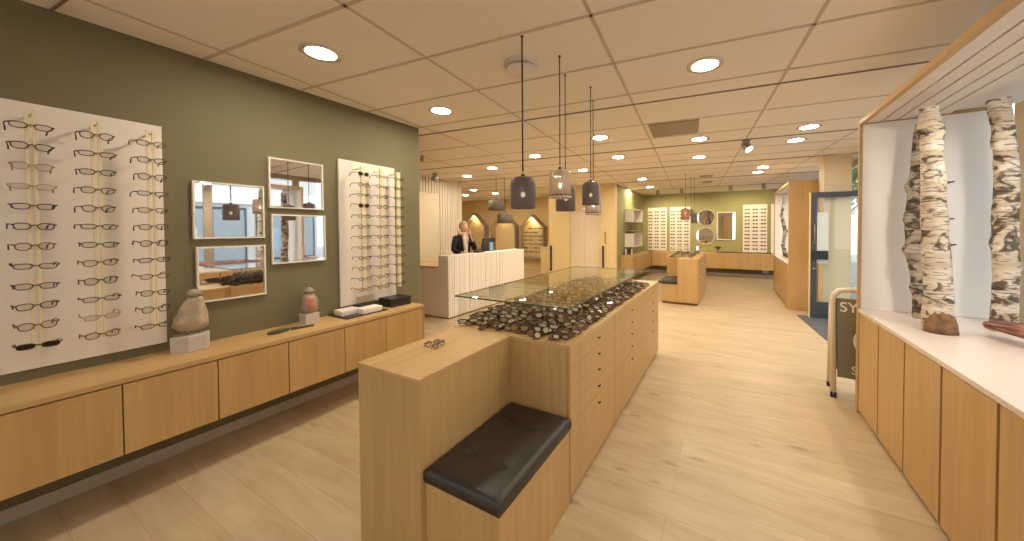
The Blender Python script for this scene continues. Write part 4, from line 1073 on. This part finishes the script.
def make_person():
    t = thing('person', 'blonde person in black blazer and rose scarf, hand raised to the ear, behind reception', 'person', (PX, PY, 0))
    t.rotation_euler = (0, 0, -.35)       # local +X is forward
    def add(nm, me):
        me.name = nm; o = bpy.data.objects.new(nm, me); COL.objects.link(o); o.parent = t; return o
    # --- body (skin)
    V, E_, R_ = [], [], []
    pel = chain(None, [(0, 0, .92)], [(.14, .11)], V, E_, R_)
    ch = chain(pel, [(0, 0, 1.05), (0, 0, 1.22), (-.01, 0, 1.38), (.0, 0, 1.45), (.012, 0, 1.50), (.02, 0, 1.56)], [(.11, .085), (.11, .08), (.085, .06), (.05, .05), (.05, .05), (.052, .055)], V, E_, R_)
    chest = 3
    for s_ in (-1, 1):
        chain(pel, [(0, s_ * .09, .84), (.02, s_ * .10, .48), (.0, s_ * .10, .10), (.03, s_ * .10, .05), (.16, s_ * .11, .035)], [.085, .055, .036, .034, .026], V, E_, R_)
    # left arm (local +y) raised to the ear, right arm down forward on the desk
    la = chain(chest, [(0, .15, 1.35), (.08, .24, 1.13), (.17, .13, 1.33), (.145, .105, 1.425)], [.034, .03, .026, .021], V, E_, R_)
    ra = chain(chest, [(0, -.15, 1.35), (.04, -.235, 1.12), (.24, -.155, 1.07), (.32, -.13, 1.085)], [.034, .03, .026, .021], V, E_, R_)
    # hands: palm + fingers rooted in the palm
    def hand(w, d, side, up):
        d = Vector(d).normalized(); up = Vector(up).normalized(); sd = d.cross(up).normalized() * side
        p0 = Vector(V[w]); pm = p0 + d * .045
        pal = chain(w, [pm], [(.030, .016)], V, E_, R_)
        for k, (o_, L_) in enumerate(((-.026, .066), (-.009, .074), (.009, .070), (.026, .056))):
            b = pm + d * .028 + sd * o_; 
            chain(pal, [b, b + d * L_ * .45 - up * .006, b + d * L_ * .8 - up * .022, b + d * L_ - up * .036], [.0095, .0088, .008, .007], V, E_, R_)
        b = pm - sd * .034 - d * .01
        chain(pal, [b, b - sd * .02 + d * .028 - up * .01, b - sd * .022 + d * .05 - up * .02], [.011, .0095, .008], V, E_, R_)
    hand(la, (-.06, -.05, 1), 1, (.6, .6, .1))
    hand(ra, (1, .1, -.05), -1, (0, 0, 1))
    body = skin_mesh('body', V, E_, R_, M['skin'], root=pel, sub=1)
    add('body', body)
    # --- head, one surface with brow, nose, cheeks, chin
    def headfn(d):
        k = 1.0
        if d.x > 0:
            k += .05 * math.exp(-((d.z - .28) / .12) ** 2) * math.exp(-(d.y / .5) ** 2)          # brow
            k -= .06 * math.exp(-((d.z - .10) / .10) ** 2) * math.exp(-((abs(d.y) - .34) / .14) ** 2)  # eye sockets
            k += .20 * math.exp(-((d.z + .12) / .13) ** 2) * math.exp(-(d.y / .11) ** 2)         # nose
            k += .05 * math.exp(-((d.z + .46) / .07) ** 2) * math.exp(-(d.y / .25) ** 2)         # lips
            k += .07 * math.exp(-((d.z + .78) / .14) ** 2) * math.exp(-(d.y / .3) ** 2)          # chin
        if d.z < -.2: k *= 1 - .16 * min(1, (-d.z - .2)) * (abs(d.y))
        return k
    H = MB().ball((0, 0, 0), .1, 36, 28, (.92, .76, 1.16), headfn)
    HM = Matrix.Translation((.04, 0, 1.605)) @ Matrix.Rotation(.12, 4, 'Y') @ Matrix.Rotation(.15, 4, 'Z')
    H.cm = 0; n0 = len(H.v)
    for s_ in (-1, 1):   # ears
        H.ball((-.005, s_ * .077, -.005), .03, 10, 8, (.55, .28, 1.0))
    add('head', H.xf(HM).mesh('head', M['skin']))
    ey = MB()
    for s_ in (-1, 1): ey.ball((.083, s_ * .030, .012), .0095, 10, 8)
    add('eye', ey.xf(HM).mesh('eye', M['shirt']))
    ir = MB()
    for s_ in (-1, 1): ir.ball((.0905, s_ * .030, .012), .0045, 8, 6)
    add('iris', ir.xf(HM).mesh('iris', M['black']))
    add('mouth', MB().ball((.094, 0, -.053), .022, 12, 8, (.25, 1, .3)).xf(HM).mesh('mouth', M['lip']))
    def hairfn(d):
        k = 1 + .05 * noise.noise(d * 4) + .03 * noise.noise(d * 12)
        if d.x > .25 and d.z < .48: k *= .80
        if d.z < -.5: k *= .86
        return k
    add('hair', MB().ball((-.016, 0, .022), .113, 32, 22, (.93, .84, 1.06), hairfn).xf(HM).mesh('hair', M['hair']))
    # --- clothes
    bz_ = MB(); rings = [(.84, .135, .19), (.92, .135, .185), (1.05, .115, .155), (1.18, .125, .165), (1.30, .125, .18), (1.38, .11, .185), (1.43, .09, .15), (1.47, .065, .085)]
    k_ = 28; vs = []; fs = []
    for z_, rx, ry in rings:
        for q in range(k_): vs.append((-.01 + rx * math.cos(2 * PI * q / k_), ry * math.sin(2 * PI * q / k_), z_))
    for a_ in range(len(rings) - 1):
        for q in range(k_): fs.append((a_ * k_ + q, a_ * k_ + (q + 1) % k_, (a_ + 1) * k_ + (q + 1) % k_, (a_ + 1) * k_ + q))
    bz_.add(vs, fs, True)
    for s_ in (-1, 1): bz_.ball((-.005, s_ * .165, 1.362), .074, 16, 10)
    bz_.tube([(-.005, .165, 1.362), (.03, .215, 1.25), (.075, .242, 1.135), (.095, .225, 1.14), (.125, .18, 1.225), (.162, .14, 1.305)], [.072, .062, .056, .054, .047, .040], 16)
    bz_.tube([(-.005, -.165, 1.362), (.01, -.21, 1.25), (.035, -.235, 1.125), (.07, -.225, 1.10), (.15, -.185, 1.085), (.235, -.155, 1.074)], [.072, .062, .056, .053, .046, .038], 16)
    add('blazer', bz_.mesh('blazer', M['blazer']))
    V, E_, R_ = [], [], []
    c0 = chain(None, [(0, 0, .90)], [(.155, .12)], V, E_, R_)
    for s_ in (-1, 1): chain(c0, [(0, s_ * .095, .82), (.02, s_ * .10, .48), (.0, s_ * .10, .09)], [.10, .070, .055], V, E_, R_)
    add('trousers', skin_mesh('trousers', V, E_, R_, M['trouser'], root=0, sub=2))
    sh = MB()
    for s_ in (-1, 1): sh.ball((.085, s_ * .105, .042), .13, 16, 10, (1, .36, .32))
    add('shoes', sh.mesh('shoes', M['shoe']))
    add('shirt', MB().prism([(-.035, 1.04), (.035, 1.04), (.052, 1.30), (.03, 1.44), (-.03, 1.44), (-.052, 1.30)], .095, .132, 'X').mesh('shirt', M['shirt']))
    sf = MB()
    sf.tube([(.075 * math.cos(a * PI / 8), .08 * math.sin(a * PI / 8), 1.485 - .025 * math.cos(a * PI / 8)) for a in range(16)], .042, 10, closed=True)
    sf.tube([(.08, -.03, 1.46), (.125, -.045, 1.36), (.138, -.04, 1.22), (.135, -.035, 1.12)], [.03, .032, .03, .022], 10)
    sf.tube([(.08, .03, 1.46), (.125, .04, 1.38), (.138, .045, 1.28)], [.03, .028, .02], 10)
    add('scarf', sf.mesh('scarf', M['scarf']))
    return t
make_person()

# ------------------------------------------------------------------ house-shaped wall niches behind the reception
def tiny_glasses_mesh(nm='eyeglasses'):
    mb = MB(); mb.cm = 0
    for s_ in (-1, 1):
        o = lens_outline(.056, .034, 10, 2.6)
        mb.tube([(s_ * .037 + a * s_, 0, z) for a, z in o], .0032, 4, closed=True)
        mb.tube([(s_ * .066, 0, .008), (s_ * .068, .06, .008), (s_ * .066, .10, -.008)], .003, 4)
    mb.tube([(-.012, 0, .006), (.012, 0, .006)], .003, 4)
    mb.cm = 1
    for s_ in (-1, 1):
        o = lens_outline(.054, .032, 10, 2.6)
        mb.add([(s_ * .037 + a, 0.001, z) for a, z in o], [list(range(10))])
    return mb
tiny_dark = tiny_glasses_mesh().mesh('eyeglasses', [M['frame'], M['darklens']])
tiny_clear = tiny_glasses_mesh().mesh('eyeglasses', [M['frame'], M['brownlens']])

YB = 11.25
def house(xc, w, zb_, ze, zp, label, glasses):
    t = thing('house_niche', label, 'wall display', (xc, YB, zb_))
    def outline(g):
        return [(xc - w / 2 + g, zb_ + g), (xc + w / 2 - g, zb_ + g), (xc + w / 2 - g, ze), (xc, zp - g * 1.3), (xc - w / 2 + g, ze)]
    o, i_ = outline(0), outline(.06); n = 5; dpt = .26
    fr = MB()
    for y in (YB - dpt, YB - .003): fr.add([(p[0], y, p[1]) for p in o] + [(p[0], y, p[1]) for p in i_], [(k, (k + 1) % n, n + (k + 1) % n, n + k) for k in range(n)])
    for ol in (o, i_): fr.add([(p[0], YB - dpt, p[1]) for p in ol] + [(p[0], YB - .003, p[1]) for p in ol], [(k, (k + 1) % n, n + (k + 1) % n, n + k) for k in range(n)])
    part('house_frame', fr, M['vent'], t)
    part('back_board', MB().prism([(p[0], p[1]) for p in outline(.055)], YB - .03, YB - .004, 'Y'), M['cream'], t)
    part('light_strip', MB().tube([(xc - .06, YB - .12, zp - .17), (xc + .06, YB - .12, zp - .17)], .018, 8), M['bulb'], t)
    l = bpy.data.lights.new('niche_lamp', 'POINT'); l.energy = 5; l.color = (1, .78, .45); l.shadow_soft_size = .05
    lo = bpy.data.objects.new('niche_lamp', l); COL.objects.link(lo); lo.location = (xc, YB - .2, zp - .25)
    return t
house(-9.60, 1.2, .45, 1.72, 2.28, 'lit house-shaped niche on the cream wall, behind the person', None)
house(-8.08, 1.2, .45, 1.72, 2.28, 'lit house-shaped niche under the lower drum pendant', None)
house(-6.75, 1.08, .45, 1.66, 2.14, 'lit house-shaped niche with eyeglasses next to the cream block', None)
for r in range(7):
    for c in range(4):
        if (r * 5 + c * 3) % 7 == 0: continue
        o = bpy.data.objects.new('eyeglasses', tiny_dark if (r + c) % 2 else tiny_clear); COL.objects.link(o)
        o.location = (-7.08 + c * .22, YB - .15, 1.60 - r * .15); o.scale = (1.2,) * 3
        tag(o, 'dark glasses, niche beside cream block, %s, column %s' % (rowname(r, 7), ['one', 'two', 'three', 'four'][c]), 'eyeglasses', 'eyeglasses in the house niche')
t = thing('low_counter', 'low cream counter box standing beside the cream block', 'counter', (-5.6, 10.3, 0))
part('body', box(-5.72, 9.9, 0, -5.08, 11.0, .93), M['cream'], t, bevel=.004)
part('top', box(-5.74, 9.88, .931, -5.06, 11.02, .955), M['white'], t, bevel=.003)

# ------------------------------------------------------------------ far green room: panels, mirrors, cabinets, shelves
def far_panel(x0, x1, cols, rows, which, z0=.79, z1=2.315):
    t = thing('eyewear_panel', 'lit white eyeglass board on the far green wall, %s' % which, 'eyewear display', ((x0 + x1) / 2, YF, z0))
    part('board', box(x0, YF - .028, z0, x1, YF - .004, z1), M['white'], t, bevel=.002)
    pins = MB()
    for c in range(cols):
        x = x0 + (x1 - x0) * (c + .5) / cols
        pins.box(x - .006, YF - .06, z0 + .08, x + .006, YF - .029, z1 - .06)
    part('rod', pins, M['rod'], t)
    for c in range(cols):
        x = x0 + (x1 - x0) * (c + .5) / cols
        for r in range(rows):
            z = z1 - .16 - (z1 - z0 - .28) * r / (rows - 1)
            o = bpy.data.objects.new('eyeglasses', tiny_dark if (r + c * 2) % 3 else tiny_clear); COL.objects.link(o)
            o.location = (x, YF - .14, z); o.scale = (1.08,) * 3; o.rotation_euler = (random.uniform(-.1, .1), 0, random.uniform(-.08, .08))
            cn = ['left column', 'middle column', 'right column'][c] if cols == 3 else 'only column'
            tag(o, 'tiny glasses, far board %s, %s, %s' % (which.replace('the ', ''), cn, rowname(r, rows)), 'eyeglasses', 'eyeglasses on the far wall boards')
far_panel(-2.64, -1.98, 3, 12, 'by the white wall shelves')
far_panel(-1.88, -1.21, 3, 12, 'behind the far pendants')
far_panel(.36, 1.02, 3, 12, 'right of the square mirror')
far_panel(1.12, 1.45, 1, 12, 'half hidden by the window bay')
for xc, zc, r, lb in ((-.725, 1.935, .277, 'upper round mirror on the far green wall'), (-.74, 1.32, .29, 'lower round mirror on the far green wall')):
    t = thing('round_mirror', lb, 'mirror', (xc, YF, zc))
    rot = Matrix.Translation((xc, YF - .004, zc)) @ Matrix.Rotation(PI / 2, 4, 'X')
    part('frame', MB().lathe([(r * .95, 0), (r, 0), (r, .03), (r * .95, .03), (r * .95, 0)], (0, 0, 0), 40, caps=False).xf(rot), M['white'], t)
    part('mirror_glass', MB().lathe([(0, 0), (r * .95, 0), (r * .95, .02), (0, .02)], (0, 0, 0), 40, smooth=False).xf(rot), M['mirror'], t)
x0, x1, z0, z1 = -.39, .155, 1.185, 2.095; f = .02
t = thing('wall_mirror', 'upright rectangular framed mirror on the far green wall', 'mirror', (-.12, YF, z0))
part('frame', MB().box(x0, YF - .04, z0, x0 + f, YF - .004, z1).box(x1 - f, YF - .04, z0, x1, YF - .004, z1).box(x0 + f, YF - .04, z0, x1 - f, YF - .004, z0 + f).box(x0 + f, YF - .04, z1 - f, x1 - f, YF - .004, z1), M['white'], t)
part('mirror_glass', box(x0 + f, YF - .02, z0 + f, x1 - f, YF - .005, z1 - f), M['mirror'], t)
# cabinets under the far wall
fe = [-2.42 + .49 * i for i in range(9)]
wn = ['first from the left', 'second from the left', 'third from the left', 'fourth, behind the far island', 'fifth, beneath the square mirror', 'sixth, beneath the right board', 'seventh', 'last, half hidden by the window bay']
YQ = 11.97
for i in range(8):
    t = thing('wall_cabinet', 'floating oak cabinet under the far green wall, %s' % wn[i], 'cabinet', (fe[i] + .245, 12.2, .28), 'floating cabinets under the far wall')
    if fe[i] + .245 > 1.9: continue
    part('body', box(fe[i] + .001, YQ + .02, .28, fe[i + 1] - .001, YF - .009, .745), M['oak'], t)
    part('door', box(fe[i] + .003, YQ, .283, fe[i + 1] - .003, YQ + .018, .74), M['oak'], t, bevel=.001)
wt = part('worktop', box(-2.425, YQ - .004, .746, 1.50, YF - .009, .775), M['oak_x'], loc=(0, 12.2, .746), bevel=.002)
tag(wt, 'long oak worktop along the far green wall', 'worktop')
t = part('wall_socket', MB().box(1.02, YF - .02, .30, 1.02, YF, .3), M['plate']) if False else thing('wall_socket', 'white double socket low on the dark wall under far cabinets', 'socket', (.98, YF - .01, .16))
part('cover', box(.90, YF - .028, .15, 1.06, YF - .021, .24), M['plate'], t, bevel=.003)
part('socket_hole', MB().disc((.945, YF - .029, .195), .022, (0, -1, 0)).disc((1.015, YF - .029, .195), .022, (0, -1, 0)), M['vent'], t)
# side wall of the green room: cabinet and white shelf boxes
for i in range(3):
    a, b = 9.45 + i * .82, 9.45 + (i + 1) * .82
    t = thing('wall_cabinet', 'floating oak cabinet left of the green room, %s' % ['nearest', 'middle', 'farthest'][i], 'cabinet', (-2.7, (a + b) / 2, .28), 'floating cabinets below the white shelves')
    part('body', box(-2.799, a + .001, .28, -2.452, b - .001, .755), M['oak'], t)
    part('door', box(-2.450, a + .003, .283, -2.43, b - .003, .752), M['oak'], t, bevel=.001)
wt = part('worktop', box(-2.799, 9.448, .756, -2.427, 11.915, .785), M['oak_h'], loc=(-2.7, 10.7, .756), bevel=.002)
tag(wt, 'oak worktop below the white shelf boxes in the green room', 'worktop')
def cube_shelf(y0, y1, z0, z1, label):
    t = thing('shelf_box', label, 'wall shelf', (-2.75, (y0 + y1) / 2, z0))
    g = .018; X0, X1 = -2.799, -2.52
    part('box_frame', MB().box(X0, y0, z0, X1, y1, z0 + g).box(X0, y0, z1 - g, X1, y1, z1).box(X0, y0, z0 + g, X1, y0 + g, z1 - g).box(X0, y1 - g, z0 + g, X1, y1, z1 - g), M['white'], t)
    part('back_board', box(X0, y0 + g, z0 + g, X0 + .01, y1 - g, z1 - g), M['white'], t)
    return t
cube_shelf(9.9, 11.0, 1.77, 2.16, 'white open shelf box, the upper one, on the green side wall')
cube_shelf(9.9, 11.0, 1.02, 1.42, 'white open shelf box, the lower one, on the green side wall')
t = thing('wall_shelf', 'thin grey shelf between the two white shelf boxes', 'wall shelf', (-2.7, 10.4, 1.5))
part('board', box(-2.799, 9.95, 1.50, -2.55, 10.9, 1.52), M['vent'], t)
part('bracket', box(-2.799, 10.0, 1.42, -2.79, 10.02, 1.50), M['steel'], t)
for k, (y, z, w) in enumerate(((10.15, 1.5215, 'on the thin grey shelf, nearer'), (10.55, 1.5215, 'on the thin grey shelf, farther'), (10.2, 1.789, 'in the upper white box, nearer'), (10.6, 1.789, 'in the upper white box, farther'), (10.3, 1.039, 'in the lower white box'))):
    o = bpy.data.objects.new('eyeglasses', tiny_dark); COL.objects.link(o); o.location = (-2.68, y, z + .022); o.rotation_euler = (0, 0, PI / 2); o.scale = (1.1,) * 3
    tag(o, 'small dark glasses %s' % w, 'eyeglasses')
t = thing('brochure_rack', 'small pile of pale and dark leaflets on green room worktop', 'leaflets', (-2.7, 10.0, .786))
for k in range(3):
    part('leaflet', MB().box(-2.74 + .05 * k, 9.75 + .15 * k, .787, -2.73 + .05 * k, 9.87 + .15 * k, .96), M[['paper', 'black', 'paper'][k]], t)
t = thing('table_plant_stand', 'small copper ornament on the far worktop below the round mirrors', 'ornament', (-.35, 12.15, .776))
part('bowl', MB().lathe([(0, 0), (.05, 0), (.02, .02), (.015, .10), (.09, .16), (.10, .20), (.08, .20), (0, .12)], (-.35, 12.15, .776), 20), M['tort'], t)
l = area('shelf_wash', (-2.7, 10.4, CH - .02), .12, 22, (1, .8, .45))

for k in range(9):
    x = -.2 + k * .16 if k < 5 else .55 + (k - 5) * .16
    o = bpy.data.objects.new('eyeglasses', tiny_dark); COL.objects.link(o); o.location = (x, 12.08, .797); o.scale = (1.1,) * 3
    tag(o, 'dark glasses lying in the row on the far oak worktop', 'eyeglasses', 'glasses on the far worktop')

# ------------------------------------------------------------------ outside: street seen through glass and in mirrors
struct('ground', MB().prism([(XW + .1, -2.3), (-14, -2.3), (-14, -16), (30, -16), (30, 26), (XW + .1, 26)], -.12, -.02), M['pave'])
struct('trim_7', box(XW - .02, -2.2, -.06, XW + .1, YF, 0.0), M['skirt'])
def building(x, y0, y1, h, lb, shop):
    t = thing('street_building', lb, 'building', (x + 2, (y0 + y1) / 2, -.02))
    part('walls', box(x, y0, -.02, x + 4, y1, h), M['facade'], t)
    n = max(2, int((y1 - y0) / 2.4)); w = (y1 - y0) / n
    for fl in range(1, int(h / 3)):
        for i in range(n):
            a = y0 + i * w + w * .28
            p_ = part('window', MB().box(x - .05, a - .06, fl * 3 + .85, x - .01, a + w * .44 + .06, fl * 3 + 2.35), M['cool_white'], t)
            part('pane', MB().box(x - .06, a, fl * 3 + .95, x - .052, a + w * .44, fl * 3 + 2.25), M['winblue'], p_)
    for i in range(n):
        a = y0 + i * w + .15
        p_ = part('shop_window', box(x - .05, a, .3, x - .01, a + w - .3, 2.5), M['doorframe'], t)
        part('pane', box(x - .06, a + .08, .4, x - .052, a + w - .38, 2.4), M['winblue'], p_)
        part('poster', box(x - .07, a + .2, .7, x - .062, a + .2 + w * .22, 1.7), M['paper'] if i % 2 else M['shopblue'], p_)
        part('mullion', box(x - .08, a + w * .45, .35, x - .055, a + w * .45 + .07, 2.45), M['doorframe'], p_)
    part('fascia', box(x - .12, y0 + .1, 2.65, x - .002, y1 - .1, 3.2), shop, t)
building(10.5, -9.0, 1.2, 9.5, 'pale street building across the road, seen in the mirrors, left part', M['shopblue'])
building(10.8, 1.4, 9.0, 8.0, 'pale street building opposite the shop, middle part', M['cool_white'])
building(10.3, 12.5, 20.0, 9.0, 'pale street building beyond the street tree', M['facade'])
def tree(x, y, label, seed):
    t = thing('street_tree', label, 'tree', (x, y, -.02)); r = random.Random(seed)
    tk = MB().tube([(x, y, -.02), (x + .05, y, 1.2), (x, y + .05, 2.4), (x + .1, y, 3.6)], [.13, .10, .08, .04], 10)
    for k in range(6):
        a = k * 1.05; tk.tube([(x, y, 2.0 + k * .2), (x + math.cos(a) * .9, y + math.sin(a) * .9, 3.0 + k * .25)], [.05, .015], 6)
    part('trunk', tk, M['bark'], t)
    lf = MB()
    for k in range(2600):
        d_ = Vector((r.gauss(0, 1), r.gauss(0, 1), r.gauss(0, 1))).normalized() * r.random() ** .4 * 1.5
        c = Vector((x, y, 3.7)) + Vector((d_.x, d_.y, d_.z * 1.05)); u = Vector((r.uniform(-1, 1), r.uniform(-1, 1), r.uniform(-1, 1))).normalized(); w = u.orthogonal().normalized() * .05; u *= .09
        lf.add([c - u, c + w, c + u, c - w], [(0, 1, 2, 3)])
    part('foliage', lf, M['leaf'], t)
tree(4.3, 14.3, 'leafy street tree outside seen through the glass door', 4)
tree(4.4, 19.0, 'second leafy street tree outside, farther along the street', 8)

# ------------------------------------------------------------------ world, daylight, camera
w = bpy.data.worlds.new('World'); sc.world = w; w.use_nodes = True
wn_ = w.node_tree.nodes; wl = w.node_tree.links; bg = wn_['Background']
sky = wn_.new('ShaderNodeTexSky'); sky.sky_type = 'HOSEK_WILKIE'; sky.turbidity = 6; sky.ground_albedo = .4
sky.sun_direction = Vector((-.5, .4, .75)).normalized()
mixn = wn_.new('ShaderNodeMix'); mixn.data_type = 'RGBA'; mixn.inputs[0].default_value = .75
wl.new(sky.outputs[0], mixn.inputs[6]); mixn.inputs[7].default_value = (.86, .93, 1.0, 1)
wl.new(mixn.outputs[2], bg.inputs[0]); bg.inputs[1].default_value = 3.4

# lamps in the shop bays wash the window displays
area('bay_lamp', (1.45, 2.4, 2.41), .12, 14, (1, .9, .78))
area('bay_lamp', (1.45, 0.6, 2.41), .12, 5, (1, .9, .78))
area('bay_lamp', (1.45, 9.0, 2.41), .12, 6, (1, .88, .7))

cam = bpy.data.cameras.new('camera'); co = bpy.data.objects.new('camera', cam); COL.objects.link(co); sc.camera = co
F, CX, CY, YAW, PITCH, ROLL = 335.4545, 553.3826, 236.1602, .485165, .019319, -.004861
fwd = Vector((-math.sin(YAW) * math.cos(PITCH), math.cos(YAW) * math.cos(PITCH), -math.sin(PITCH)))
right = Vector((math.cos(YAW), math.sin(YAW), 0)); up = right.cross(fwd)
r2 = right * math.cos(ROLL) + up * math.sin(ROLL); u2 = -right * math.sin(ROLL) + up * math.cos(ROLL)
mw = Matrix((r2, u2, -fwd)).transposed().to_4x4(); mw.translation = (0, 0, 1.55)
co.matrix_world = mw
cam.sensor_fit = 'HORIZONTAL'; cam.sensor_width = 36; cam.lens = F / 1024 * 36
cam.shift_x = (512 - CX) / 1024; cam.shift_y = (CY - 270.5) / 1024
cam.clip_start = .02; cam.clip_end = 200

vs_ = sc.view_settings; vs_.view_transform = 'Standard'; vs_.look = 'None'; vs_.gamma = 1; vs_.use_curve_mapping = False
vs_.exposure = 0.12
sc.cycles.max_bounces = 10; sc.cycles.diffuse_bounces = 6; sc.cycles.glossy_bounces = 5; sc.cycles.transparent_max_bounces = 24
sc.cycles.sample_clamp_indirect = 6; sc.cycles.caustics_reflective = False; sc.cycles.caustics_refractive = False
sc.cycles.use_denoising = True
